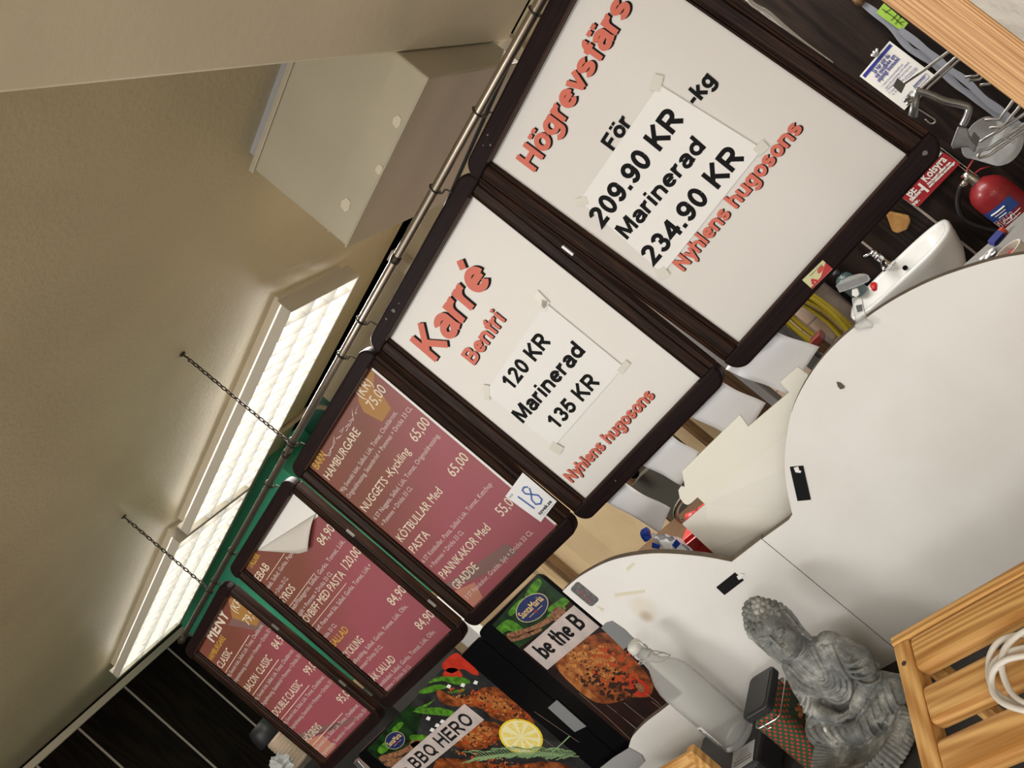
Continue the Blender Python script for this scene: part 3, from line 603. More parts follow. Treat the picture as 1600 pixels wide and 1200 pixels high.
# ---------------------------------------------------------------- counter and white cut-out panels
ZK = ZC-.79; YP = 1.2
M_CTR = mat('counter_dark', (.03, .028, .027), .5, var=.2)
t = thing('serving_counter', (-.8, 1.0, 0), 'dark serving counter carrying the white lobed panels and the figure', 'counter')
done(G().span((-2.7, .55, ZK-.04), (.6, 1.32, ZK)), 'top', M_CTR, t, bevel=.004)
done(G().span((-2.65, .62, .0), (.55, 1.28, ZK-.04)), 'body', M_CTR, t)
def panel_material(loc):
    m = bpy.data.materials.new('white_laminate'); m.use_nodes = True; nt = m.node_tree; b = nt.nodes['Principled BSDF']; b.inputs['Roughness'].default_value = .32
    tc = nt.nodes.new('ShaderNodeTexCoord'); out = None
    n = nt.nodes.new('ShaderNodeTexNoise'); n.inputs['Scale'].default_value = 6; n.inputs['Detail'].default_value = 6; nt.links.new(tc.outputs['Object'], n.inputs[0])
    cr = nt.nodes.new('ShaderNodeValToRGB'); cr.color_ramp.elements[0].color = (.76, .745, .725, 1); cr.color_ramp.elements[1].color = (.80, .79, .775, 1); cr.color_ramp.elements[0].position = .4; cr.color_ramp.elements[1].position = .6
    nt.links.new(n.outputs['Fac'], cr.inputs[0]); out = cr.outputs[0]
    for (u, v, r, c) in ((1005, 950, .040, (.66, .58, .40)), (1009, 963, .020, (.50, .40, .31))):
        p = W(u, v, 1, YP)-loc
        vm = nt.nodes.new('ShaderNodeVectorMath'); vm.operation = 'DISTANCE'; nt.links.new(tc.outputs['Object'], vm.inputs[0]); vm.inputs[1].default_value = p
        ad = nt.nodes.new('ShaderNodeMath'); ad.operation = 'MULTIPLY_ADD'; ad.inputs[1].default_value = .02; nt.links.new(n.outputs['Fac'], ad.inputs[0]); nt.links.new(vm.outputs['Value'], ad.inputs[2])
        mr = nt.nodes.new('ShaderNodeMapRange'); mr.interpolation_type = 'SMOOTHSTEP'; mr.inputs[1].default_value = r+.012; mr.inputs[2].default_value = r*.62; mr.inputs[3].default_value = 0; mr.inputs[4].default_value = .85 if r < .03 else .35
        nt.links.new(ad.outputs[0], mr.inputs[0])
        mi = nt.nodes.new('ShaderNodeMix'); mi.data_type = 'RGBA'; nt.links.new(mr.outputs[0], mi.inputs[0]); nt.links.new(out, mi.inputs[6]); mi.inputs[7].default_value = (*c, 1); out = mi.outputs[2]
    nt.links.new(out, b.inputs['Base Color']); return m
M_PEDGE = mat('board_edge_brown', (.20, .165, .125), .7, var=.25, vscale=30)
def pw(pts, y=YP): return [W(u, v, 1, y) for u, v in pts]
def smooth_px(pts, n=5): return [(p.x, p.y) for p in spline([(u, v, 0) for u, v in pts], n)]
sx_ = W(1195, 846, 1, YP).x
left = [(1048, 1104)] + smooth_px([(879, 924), (894, 910), (912, 897), (942, 881), (969, 872), (1006, 866), (1044, 865), (1100, 870), (1143, 878)], 3)
lw = pw(left); zs_ = W(1143, 878, 1, YP).z
lw += [Vector((sx_-.0008, YP, zs_)), Vector((sx_-.0008, YP, ZK))]
bump = pw(smooth_px([(975, 1195), (985, 1158), (993, 1145), (1010, 1128), (1030, 1113)], 3))
xl_ = lw[1].x; lw[0] = Vector((xl_, YP, bump[-1].z+.006))
lw = [Vector((bump[0].x, YP, ZK))] + bump + lw
def slab(name, pts, lab, th=.0145):
    t = thing(name, (sum(p.x for p in pts)/len(pts), YP+th/2, ZK), lab, 'board', 'white cut-out panels')
    done(G().prism([p+Vector((0, .0006, 0)) for p in pts], (0, th, 0)), 'core', M_PEDGE, t)
    done(G().prism(pts, (0, .0012, 0)), 'laminate_face', panel_material(Vector(t.location)), t)
    return t
slab('white_cutout_board', lw, 'left white cut-out panel with a brown stain and a picture sticker')
rw = [Vector((sx_+.0008, YP, ZK)), Vector((sx_+.0008, YP, zs_-.001)), Vector((W(1232, 812, 1, YP).x, YP, zs_-.003))] + pw(smooth_px([(1238, 804), (1229, 760), (1226, 723), (1228, 693), (1236, 647), (1253, 607), (1279, 567), (1306, 537), (1333, 513), (1366, 488), (1406, 463), (1459, 437), (1516, 417), (1576, 401), (1640, 393)], 3))
l_ = rw[-1]
rw += [Vector((l_.x+.06, YP, l_.z-.035)), Vector((l_.x+.13, YP, l_.z-.10)), Vector((l_.x+.17, YP, l_.z-.2)), Vector((l_.x+.17, YP, ZK))]
slab('white_cutout_board', rw, 'large right white cut-out panel with a tall rounded lobe')
def flat(name, pts, y, th, m, lab, cat, group=None, parent=None):
    o = done(G().prism(pw(pts, y), (0, th, 0)), name, m, parent)
    return tag(o, lab, cat, group) if lab and parent is None else o
M_BTAPE = mat('black_tape', (.007, .007, .008), .5, spec=.15)
M_WHITE = mat('white_plastic', (.8, .8, .79), .35)
for q, b, lab in (([(1234, 730), (1255, 728), (1267, 781), (1246, 783)], [(1240, 731), (1247, 729), (1249, 735), (1252, 736), (1251, 739), (1243, 738)], 'black adhesive strip on the tall right white lobe'), ([(1119, 918), (1148, 895), (1162, 907), (1132, 930)], [(1151, 901), (1157, 896), (1163, 898), (1158, 905), (1154, 906)], 'black adhesive strip on the left white panel above the statue')):
    c = pw(q, YP-.0016); t = thing('adhesive_strip', sum(c, Vector())/4, lab, 'tape', 'black adhesive strips')
    flat('strip', q, YP-.0016, .0016, M_BTAPE, None, None, parent=t); flat('white_remnant', b, YP-.0022, .0006, M_WHITE, None, None, parent=t)
t = thing('picture_sticker', W(913, 929, 1, YP-.001), 'small rounded sticker with a dim floral picture on the left lobe', 'sticker')
def rr_px(q, k=.28, n=4):
    out = []
    for i in range(4):
        a, b, c = Vector(q[i-1]), Vector(q[i]), Vector(q[(i+1) % 4]); s_ = min((a-b).length, (c-b).length)*k
        p0 = b+(a-b).normalized()*s_; p2 = b+(c-b).normalized()*s_
        out += [tuple(p0*(1-f)**2+b*2*f*(1-f)+p2*f*f) for f in [j/n for j in range(n+1)]]
    return out
flat('print', rr_px([(902, 908), (937, 937), (924, 949), (890, 921)]), YP-.001, .001, mat('sticker_print', (.16, .15, .15), .35, col2=(.07, .075, .075), vscale=120), None, None, parent=t)
g = G()
for u, v, r in ((906, 924, 3.4), (911, 928, 3.6), (917, 934, 3.8), (921, 939, 3.4)): g.prism(pw([(u+r*math.cos(q), v+r*.8*math.sin(q)) for q in [i*.9 for i in range(7)]], YP-.0014), (0, .0004, 0))
done(g, 'picture', mat('sticker_pinks', (.30, .14, .16), .4, col2=(.09, .04, .06), vscale=300), t)
tag(flat('chipped_spot', [(1307, 597), (1313, 598), (1320, 604), (1319, 607), (1313, 608.5), (1309, 604)], YP-.0015, .0015, mat('chip_brown', (.11, .08, .06), .7), None, None), 'brown chip of torn laminate on the large right white panel', 'chip')
M_YT = mat('old_tape', (.70, .66, .52), .4)
for q, lab in (([(978, 888), (989, 879), (992, 882), (981, 893)], 'short yellowed tape piece near the top of the left white lobe'), ([(960, 928), (1006, 922), (1008, 926), (961, 933)], 'long yellowed tape piece above the brown stain'), ([(931, 946), (944, 952), (941, 956)], 'tiny yellow tape remnant under the picture sticker')):
    tag(flat('tape_piece', q, YP-.0008, .0008, M_YT, None, None), lab, 'tape', 'yellowed tape pieces')
# grey tapes that join posters and panel
M_GTAPE = mat('grey_tape', (.20, .205, .215), .35); M_STAPE = mat('silver_tape', (.45, .45, .46), .3, .3)
for q, y, mm, lab in (([(939, 981), (946, 974), (956, 971), (975, 984), (993, 1002), (974, 1015), (957, 998)], YP-.0025, M_GTAPE, 'dark grey tape joining the right chicken poster to the left white lobe'), ([(870, 1094), (916, 1135), (898, 1144), (856, 1106)], 1.2125, M_GTAPE, 'grey tape bridging the two chicken posters'), ([(930, 1206), (958, 1184), (982, 1169), (1002, 1180), (1007, 1190), (975, 1225)], YP-.003, M_STAPE, 'silver tape at the bottom corner of the white bump')):
    tag(flat('tape', q, y, .0014, mm, None, None), lab, 'tape', 'grey tapes holding posters')
# ---------------------------------------------------------------- folded cream board behind the panels
YC = 1.30
M_FOAM = mat('cream_carton', (.82, .80, .71), .6, var=.03, vscale=5)
M_FOAM2 = mat('cream_carton_flap', (.78, .755, .70), .6, var=.03, vscale=5)
t = thing('cutout_carton', W(1160, 740, 1, YC), 'folded cream carton with scalloped end behind the notch of the white panels', 'carton')
up_ = [(1102, 788), (1090, 777), (1080, 786), (1075, 789), (1069, 787), (1062, 778), (1060, 766), (1064, 760), (1070, 761), (1066, 736), (1112, 691), (1156, 648), (1169, 667), (1202, 639), (1233, 613), (1219, 597), (1246, 573), (1268, 590), (1262, 640), (1236, 672)]
def lift(pts, f): return [W(u, v, 1, YC+f(u, v)) for u, v in pts]
fold = lambda u, v: .0
done(G().prism(pw(up_, YC), (0, .003, 0)), 'upper_panel', M_FOAM, t)
lo_ = [(1102, 788), (1236, 672), (1250, 720), (1262, 800), (1190, 870), (1160, 900), (1109, 859), (1094, 845), (1066, 819)]
_lf = [W(u, v, 1, YC-(.012 if i not in (0, 1) else 0)) for i, (u, v) in enumerate(lo_)]
_lf[4:6] = [Vector((_lf[4].x, YC-.012, ZK)), Vector((_lf[5].x-.03, YC-.012, ZK))]
done(G().prism(_lf, (0, .003, 0)), 'lower_flap', M_FOAM2, t)
# ---------------------------------------------------------------- paper slips hanging behind the boards
M_SLIP = mat('slip_paper', (.82, .82, .84), .55, bump=.1, bscale=12)
for i, (a, b, c, d, lab) in enumerate((((1207, 523), (1280, 543), (1232, 616), (1157, 595), 'white paper slip hanging behind the near board corner, left of the yellow hose'), ((1127, 606), (1196, 632), (1160, 690), (1078, 656), 'white paper slip hanging below the right corner of the Karré board'), ((1044, 688), (1091, 709), (1065, 757), (1001, 731), 'white paper slip hanging in the middle below the Karré board'), ((980, 767), (1047, 795), (1031, 832), (946, 791), 'white paper slip hanging lowest, above the blue and white bag'))):
    P = [W(u, v, 1, 1.60) for u, v in (a, b, c, d)]
    ext = (P[0]-P[1])*.38, (P[3]-P[2])*.38
    def fn(u, v, P=P, e=ext, i=i):
        A = P[0]+e[0]; B = P[1]; C_ = P[2]; D = P[3]+e[1]
        q = A.lerp(B, u).lerp(D.lerp(C_, u), v); q.y += .022*(1-u)**2-.010*u*u + .005*math.sin(3*v+i) + .003*math.sin(9*u+2*v) + .012
        k = 1.0
        return q
    tag(done(G().grid(fn, 16, 8), 'paper_slip', M_SLIP, smooth=True, solid=.0005), lab, 'paper', 'paper slips behind the boards')
# ---------------------------------------------------------------- chicken posters
YQ = 1.216
M_GLOSS = mat('poster_black', (.003, .003, .0035), .2, spec=.2)
M_PGREEN = mat('print_dark_green', (.012, .045, .010), .25, col2=(.004, .010, .004), vscale=30)
M_PLEAF = mat('print_leaf', (.10, .30, .02), .25, col2=(.03, .10, .01), vscale=60)
M_PMEAT = mat('print_chicken', (.33, .085, .020), .25, col2=(.06, .014, .005), vscale=42)
M_PMEATL = mat('print_chicken_light', (.46, .18, .045), .25, col2=(.20, .05, .013), vscale=60)
M_PBONE = mat('print_bark', (.36, .17, .08), .3, col2=(.09, .035, .02), vscale=120)
M_PTOM = mat('print_tomato', (.55, .04, .015), .25, col2=(.30, .015, .01), vscale=20)
M_PBAND = mat('print_pale_band', (.56, .47, .44), .3, col2=(.42, .37, .36), vscale=18)
M_PLEM = mat('print_lemon', (.78, .58, .03), .25); M_PLEM2 = mat('print_lemon_flesh', (.72, .56, .10), .25, col2=(.80, .68, .25), vscale=80); M_PRIND = mat('print_lemon_pith', (.80, .74, .42), .25)
M_PBLUE = mat('print_navy', (.012, .022, .10), .3); M_PRIM = mat('print_gold_rim', (.55, .46, .24), .3); M_PGOLD = mat('print_gold', (.72, .50, .20), .35)
M_PRIB = mat('print_grill_line', (.20, .15, .12), .3); M_PWH = mat('print_white_glint', (.75, .75, .74), .3); M_PDGREY = mat('print_charcoal', (.035, .035, .035), .25, col2=(.012, .012, .012), vscale=20)
M_PROSE = mat('print_rosemary', (.22, .34, .16), .3)
AXQ = Vector((1, 0, 0)); UPQ = Vector((0, 0, 1))
class Poster:
    def __init__(s, lab, corners, y=YQ):
        s.y = y; P = [W(u, v, 1, y) for u, v in corners]
        s.t = thing('poster_board', sum(P, Vector())/len(P), lab, 'poster', 'chicken posters'); s.lay = 0
    def shape(s, name, px, m, lay, n=0, closed=True, clip=None):
        if n: px = [(p.x, p.y) for p in spline([(u, v, 0) for u, v in px], n, True)]
        P = pw(px, s.y-.0001-.00012*lay)
        if clip: P = [Vector((min(max(p.x, clip[0]), clip[1]), p.y, max(p.z, ZK+.002))) for p in P]
        return done(G().prism(P, (0, .0001, 0)), name, m, s.t)
def oval_logo(po, c, a, b, lay, s_txt):
    """navy oval emblem: c centre px, a/b half sizes in metres"""
    y = po.y-.0001-.00012*lay; C = W(c[0], c[1], 1, y)
    def ovl(k, dy): return [C+Vector((a*k*math.cos(q), dy, b*k*math.sin(q)*(1 if k < 1 else 1))) for q in [2*math.pi*i/40 for i in range(40)]]
    o = done(G().prism(ovl(1.05, 0), (0, .0001, 0)), 'emblem', M_PRIM, po.t)
    done(G().prism(ovl(1.0, -.00015), (0, .0001, 0)), 'emblem_field', M_PBLUE, o)
    g = G(); text(g, s_txt, C+Vector((-a*.84, -.0003, -b*.16)), AXQ, UPQ, a*1.68, b*.62, fat=a*.004)
    g.span(C+Vector((-a*.52, -.0003, -b*.45)), C+Vector((-a*.12, -.0002, -b*.41))); g.span(C+Vector((a*.12, -.0003, -b*.45)), C+Vector((a*.52, -.0002, -b*.41)))
    done(g, 'emblem_lettering', M_PGOLD, o, clean=False)
    done(G().prism([C+Vector((a*.09*math.cos(q), -.0003, -b*.43+b*.12*math.sin(q))) for q in [i*math.pi/3 for i in range(6)]], (0, .0001, 0)), 'emblem_star', M_PTOM, o)
def clip_poly(pts, x0=None, x1=None, z0=None):
    """cut a polygon (world points on one plane) at x0, x1, z0"""
    for ax, lim, sg in ((0, x0, 1), (0, x1, -1), (2, z0, 1)):
        if lim is None: continue
        out = []
        for i in range(len(pts)):
            p, q = pts[i-1], pts[i]; a, b = sg*(p[ax]-lim), sg*(q[ax]-lim)
            if (a >= 0) != (b >= 0): out.append(p.lerp(q, a/(a-b)))
            if b >= 0: out.append(q)
        pts = out
        if not pts: break
    return pts
def pshape(po, name, px, m, lay, n=0, x0=None, x1=None):
    if n: px = [(p.x, p.y) for p in spline([(u, v, 0) for u, v in px], n, True)]
    P = clip_poly(pw(px, po.y-.0001-.00012*lay), x0, x1, ZK+.003)
    if len(P) > 2: return done(G().prism(P, (0, .0001, 0)), name, m, po.t)
def specks(po, name, c, rx, ry, n, m, lay, r0, r1, x0=None, x1=None):
    g = G()
    for i in range(n):
        a = random.random()*2*math.pi; q = math.sqrt(random.random()); u = c[0]+rx*q*math.cos(a)-ry*.3*q*math.sin(a); v = c[1]+ry*q*math.sin(a)+rx*.3*q*math.cos(a); r = random.uniform(r0, r1); k_ = random.uniform(.5, 1.6)
        P = clip_poly(pw([(u+r*k_*math.cos(b)*random.uniform(.6, 1.2), v+r*math.sin(b)*random.uniform(.6, 1.2)) for b in [j*1.05 for j in range(6)]], po.y-.0001-.00012*lay-.000002*i), x0, x1, ZK+.003)
        if len(P) > 2: g.add(P, [tuple(range(len(P)))])
    done(g, name, m, po.t, clean=False)
M_CHAR = mat('print_char', (.030, .010, .005), .25); M_CRISP = mat('print_crisp', (.50, .20, .05), .25); M_CRED = mat('print_red_glaze', (.40, .055, .012), .25)
def board_slab(po, xa, xb, zt, r=.02):
    pts = [Vector((xa, po.y, ZK)), Vector((xb, po.y, ZK))]
    pts += [Vector((xb-r+r*math.cos(q), po.y, zt-r+r*math.sin(q))) for q in [math.pi/2*i/6 for i in range(7)]]
    pts += [Vector((xa+r-r*math.sin(q), po.y, zt-r+r*math.cos(q))) for q in [math.pi/2*i/6 for i in range(7)]]
    done(G().prism(pts, (0, .012, 0)), 'backing_board', M_GLOSS, po.t)
# right poster
p1 = Poster('chicken poster reading be the B, cut by the left white panel', [(748, 985), (841, 897), (1000, 1012), (840, 1062)])
xa = W(747, 992, 1, YQ).x; xb = W(841, 897, 1, YQ).x; zt = W(800, 937, 1, YQ).z; xi = W(770, 977, 1, YQ).x; zi = zt-.002
board_slab(p1, xa, xb, zt)
K1 = dict(x0=xi, x1=xb-.001)
pshape(p1, 'picture', [(700, 1050), (770, 975), (842, 898), (1300, 1300), (1180, 1420)], mat('print_dark', (.030, .010, .007), .2, col2=(.008, .004, .004), vscale=14), 0, **K1)
pshape(p1, 'greenery', [(768, 978), (842, 896), (890, 938), (850, 985), (800, 1020)], M_PGREEN, 1, **K1)
for q in ([(773, 985), (795, 968), (820, 985), (812, 994), (795, 985), (778, 995)], [(862, 945), (884, 932), (892, 938), (870, 955), (856, 955)], [(838, 905), (846, 912), (830, 935), (820, 930)], [(795, 955), (815, 935), (818, 942), (800, 962)], [(855, 962), (880, 948), (882, 955), (858, 972)]): pshape(p1, 'leaf', q, M_PLEAF, 2, 4, **K1)
for q in ([(793, 990), (830, 979), (862, 962), (866, 968), (832, 987), (800, 998)], [(790, 998), (815, 990), (845, 982), (842, 988), (812, 1000), (795, 1003)], [(860, 962), (868, 949), (880, 950), (884, 960), (868, 970)]): pshape(p1, 'twig', q, M_PBONE, 3, 4, **K1)
pshape(p1, 'chicken', [(866, 1035), (880, 1020), (900, 1002), (925, 992), (950, 990), (975, 1015), (1000, 1040), (1020, 1068), (1014, 1088), (985, 1090), (960, 1098), (935, 1098), (908, 1080), (885, 1062)], M_PMEAT, 3, 4, **K1)
pshape(p1, 'chicken_highlight', [(885, 1025), (905, 1008), (930, 1010), (950, 1022), (962, 1045), (950, 1062), (925, 1072), (905, 1060), (892, 1045)], M_PMEATL, 4, 4, **K1)
pshape(p1, 'chicken_wing', [(880, 1030), (900, 1055), (928, 1085), (935, 1098), (915, 1088), (890, 1066), (872, 1045)], M_PMEATL, 5, 4, **K1)
pshape(p1, 'bone_end', [(985, 1060), (1008, 1066), (1014, 1085), (998, 1088), (985, 1078)], M_PTOM, 5, 4, **K1)
pshape(p1, 'bone_core', [(992, 1066), (1004, 1070), (1007, 1080), (998, 1081)], M_PBONE, 6, 4, **K1)
specks(p1, 'charred_bits', (955, 1068), 48, 22, 110, M_CHAR, 5, 1.2, 4.2, **K1); specks(p1, 'crisp_bits', (930, 1040), 40, 34, 80, M_CRISP, 5, .8, 3.4, **K1); specks(p1, 'glazed_bits', (960, 1040), 40, 34, 90, M_CRED, 6, 1, 4, **K1); specks(p1, 'charred_bits', (930, 1035), 48, 36, 90, M_CHAR, 5, .5, 1.6, **K1)
g = G()
for (a, b) in (((905, 1083), (990, 1160)), ((948, 1101), (1030, 1170)), ((960, 1110), (1035, 1178)), ((1008, 1083), (1040, 1110)), ((975, 1098), (1045, 1158)), ((1018, 1096), (1036, 1112))): g.ribbon([W(*a, 1, YQ-.0009), W((a[0]+b[0])/2+1, (a[1]+b[1])/2-1, 1, YQ-.0009), W(*b, 1, YQ-.0009)], .0016, up=(0, -1, 0))
done(g, 'grill_line', M_PRIB, p1.t, clean=False)
ba, bb = W(836, 1022, 1, YQ), W(832, 1008, 1, YQ)
bz0 = W(858, 1044, 1, YQ).z; bz1 = W(820, 1013, 1, YQ).z
band = clip_poly([Vector((W(833, 1027, 1, YQ).x, YQ-.001, bz0)), Vector((0, YQ-.001, bz0)), Vector((0, YQ-.001, bz1)), Vector((W(833, 1027, 1, YQ).x, YQ-.001, bz1))], None, xb-.001)
done(G().prism(band, (0, .0001, 0)), 'slogan_band', M_PBAND, p1.t)
q0 = W(853, 1031, 1, YQ-.0012); q1 = W(918, 977, 1, YQ-.0012)
g = G(); bold(g, 'be the B', q0, AXQ, UPQ, (q1-q0).x*.99, (bz1-bz0)*.62, .19); done(g, 'slogan_lettering', M_INK, p1.t, clean=False)
oval_logo(p1, (831, 950), .056, .0275, 5, 'SantaMaria')
tag(done(G().span((xa-.012, YQ+.016, ZK), (xa+.008, YQ+.026, zt-.03)), 'gap_strip', mat('gap_tan', (.34, .25, .16), .6)), 'thin tan strip added behind the gap between the two chicken posters', 'batten')  # tan strip added in place of the lit background behind the gap
# left poster
p2 = Poster('chicken poster reading the BBQ HERO with a lemon slice', [(560, 1185), (735, 1005), (840, 1068), (700, 1200)])
xa2 = W(561, 1184, 1, YQ).x; xb2 = xa-.0035; zt2 = W(650, 1092, 1, YQ).z
board_slab(p2, xa2, xb2, zt2)
xi0 = W(573, 1172, 1, YQ).x; xi1 = W(716, 1021, 1, YQ).x; K2 = dict(x0=xi0, x1=xi1)
pshape(p2, 'picture', [(560, 1186), (572, 1172), (715, 1020), (1100, 1330), (900, 1500)], M_PDGREY, 0, **K2)
pshape(p2, 'greenery', [(572, 1172), (640, 1100), (662, 1110), (650, 1150), (610, 1185), (590, 1190)], M_PGREEN, 1, **K2)
for q in ([(690, 1040), (708, 1022), (724, 1024), (748, 1052), (740, 1054), (722, 1045), (705, 1052)], [(692, 1056), (700, 1044), (716, 1046), (722, 1058), (705, 1062)], [(736, 1030), (760, 1050), (752, 1052)]): pshape(p2, 'tomato', q, M_PTOM, 2, 4, **K2)
for q in ([(668, 1068), (685, 1058), (720, 1058), (735, 1066), (715, 1070), (690, 1064)], [(655, 1080), (680, 1070), (700, 1072), (688, 1078), (662, 1084)], [(645, 1112), (680, 1105), (710, 1112), (720, 1120), (690, 1118)], [(648, 1108), (670, 1098), (680, 1092), (665, 1105)], [(590, 1172), (600, 1160), (618, 1150), (612, 1165), (598, 1178)], [(640, 1150), (660, 1148), (668, 1152), (648, 1160)], [(700, 1082), (725, 1076), (720, 1082)], [(612, 1140), (625, 1128), (630, 1132), (618, 1145)]): pshape(p2, 'leaf', q, M_PLEAF, 3, 4, **K2)
for q in ([(593, 1182), (625, 1172), (650, 1158), (656, 1164), (628, 1180), (600, 1190)], [(600, 1192), (630, 1182), (640, 1186), (612, 1198)], [(640, 1160), (655, 1156), (660, 1166), (648, 1170)]): pshape(p2, 'twig', q, M_PBONE, 4, 4, **K2)
pshape(p2, 'chicken', [(682, 1081), (690, 1079), (712, 1090), (735, 1085), (758, 1074), (782, 1076), (806, 1092), (825, 1115), (836, 1132), (815, 1134), (790, 1128), (770, 1122), (750, 1106), (715, 1104), (690, 1098)], M_PMEAT, 4, 4, **K2)
pshape(p2, 'chicken_highlight', [(700, 1088), (730, 1092), (760, 1084), (785, 1094), (800, 1110), (780, 1112), (755, 1098), (725, 1100)], M_PMEATL, 5, 4, **K2)
pshape(p2, 'chicken', [(722, 1138), (745, 1128), (772, 1128), (785, 1140), (775, 1160), (745, 1172), (720, 1170), (705, 1158)], M_PMEAT, 4, 4, **K2)
pshape(p2, 'chicken_highlight', [(730, 1142), (752, 1134), (770, 1140), (765, 1152), (742, 1160), (725, 1156)], M_PMEATL, 5, 4, **K2)
pshape(p2, 'chicken', [(680, 1190), (720, 1186), (760, 1192), (800, 1196), (860, 1190), (900, 1205), (900, 1240), (700, 1240)], M_PMEAT, 4, 4, **K2)
for (u, v) in ((668, 1122), (674, 1140), (682, 1133), (690, 1127), (742, 1066), (722, 1070), (700, 1072)): pshape(p2, 'glint', [(u, v-3), (u+5, v-1), (u+3, v+4), (u-3, v+2)], M_PWH, 4, **K2)
for c_, rx_, ry_ in (((765, 1098), 66, 13), ((745, 1148), 36, 18), ((790, 1196), 90, 8)):
    specks(p2, 'glazed_bits', c_, rx_, ry_, 50, M_CRED, 5, 1, 3.2, **K2); specks(p2, 'crisp_bits', c_, rx_, ry_, 60, M_CRISP, 5, .6, 1.8, **K2); specks(p2, 'charred_bits', c_, rx_, ry_, 60, M_CHAR, 5, .5, 2.0, **K2)
g = G()
for (a, b) in (((800, 1118), (880, 1178)), ((835, 1112), (905, 1160)), ((815, 1155), (900, 1225))): g.ribbon([W(*a, 1, YQ-.0009), W(*b, 1, YQ-.0009)], .0016, up=(0, -1, 0))
done(g, 'grill_line', M_PRIB, p2.t, clean=False)
lc = [(814+s*34*math.cos(q)-s*6*math.sin(q), 1151+s*26*math.sin(q)+s*10*math.cos(q)) for s in (1,) for q in [2*math.pi*i/28 for i in range(28)]]
def lem(k, dx=0): return [(814+dx+(u-814)*k, 1151+(v-1151)*k) for u, v in lc]
pshape(p2, 'lemon_slice', lem(1), M_PLEM, 6); pshape(p2, 'lemon_pith', lem(.90), M_PRIND, 7)
g = G()
for i in range(9):
    a0 = 2*math.pi*i/9+.1; seg = [(814, 1151)]+[(lem(.84)[int((28*(a0/(2*math.pi)))+j) % 28]) for j in range(3)]
    c_ = (sum(p[0] for p in seg)/4, sum(p[1] for p in seg)/4)
    g.prism(pw([(c_[0]+(u-c_[0])*.86, c_[1]+(v-c_[1])*.86) for u, v in seg], YQ-.0012), (0, .0001, 0))
done(g, 'lemon_segment', M_PLEM2, p2.t, clean=False)
g = G()
for i in range(64):
    f = i/63; u0 = 745+155*f; v0 = 1183-6*math.sin(3*f)-f*4; s_ = 1 if i % 2 else -1; l_ = random.uniform(.7, 1.35)
    g.ribbon([W(u0, v0, 1, YQ-.0013), W(u0-9*l_, v0-s_*5*l_-1, 1, YQ-.00131), W(u0-19*l_, v0-s_*7*l_+1, 1, YQ-.0013)], .0026, up=(0, -1, 0))
for a, b, c in (((745, 1185), (820, 1178), (905, 1182)), ((800, 1166), (850, 1176), (890, 1182)), ((862, 1176), (880, 1160), (890, 1150))): g.ribbon([W(*a, 1, YQ-.0012), W(*b, 1, YQ-.0012), W(*c, 1, YQ-.0012)], .003, up=(0, -1, 0))
done(g, 'rosemary', M_PROSE, p2.t, clean=False)
bz0 = W(757, 1124, 1, YQ).z; bz1 = W(726, 1099, 1, YQ).z; xe_ = W(742, 1112, 1, YQ).x
band = clip_poly([Vector((-3, YQ-.0014, bz0)), Vector((W(757, 1124, 1, YQ).x, YQ-.0014, bz0)), Vector((W(726, 1099, 1, YQ).x, YQ-.0014, bz1)), Vector((-3, YQ-.0014, bz1))], xi0)
done(G().prism(band, (0, .0001, 0)), 'slogan_band', M_PBAND, p2.t)
q1 = W(741, 1127, 1, YQ-.0016); wd2 = (W(742, 1125, 1, YQ)-W(629, 1215, 1, YQ)).x
g = G(); w_all = wd2*1.30
bold(g, 'be the BBQ HERO', Vector((q1.x-w_all, YQ-.0017, bz0+(bz1-bz0)*.17)), AXQ, UPQ, w_all*1.0, (bz1-bz0)*.64, .19)
g.v = [p for p in g.v]
o = done(g, 'slogan_lettering', M_INK, p2.t, clean=False)
oval_logo(p2, (617, 1157), .050, .024, 6, 'SantaMaria')
# ---------------------------------------------------------------- things on the counter
M_GLASS = mat('clear_glass', (.97, .985, .975), .03, trans=1.0, ior=1.45)
M_FROST = mat('hazy_glass', (.86, .87, .86), .22, trans=.80, ior=1.10)
M_WIRE = mat('bright_wire', (.62, .60, .57), .25, .9)
M_BOX = mat('black_plastic_box', (.020, .020, .022), .42)
ZB = ZC-.722; KB = 1.062
t = thing('black_box', (-1.13, 1.08, ZK), 'flat black appliance box under the swing-top bottle, with a grey label', 'box')
done(G().span((-1.248, max(1.04, W(1084, 1161, 2, -.63).y+.004), ZK), (-1.046, 1.193, ZB)), 'body', M_BOX, t, bevel=.012, bseg=3)
lb = [W(u, v, 2, -.7215) for u, v in ((1146, 1176), (1180, 1155), (1176, 1188), (1142, 1210))]
o = done(G().prism(lb, (0, 0, .0006)), 'label', mat('grey_label', (.42, .43, .44), .4), t, label='grey printed label')
g = G(); d_ = (lb[1]-lb[0]).normalized(); e_ = (lb[3]-lb[0]).normalized(); n_ = (lb[1]-lb[0]).length
for i, (a, b) in enumerate(((.35, .7), (.3, .75), (.2, .8), (.1, .9), (.1, .9))): g.ribbon([lb[0]+d_*n_*a+e_*(.012+.007*i)+Vector((0, 0, .0008)), lb[0]+d_*n_*b+e_*(.012+.007*i)+Vector((0, 0, .0008))], .0022 if i < 3 else .004, up=(0, 0, 1))
done(g, 'label_lettering', mat('label_grey_ink', (.16, .16, .17), .5), o, clean=False)
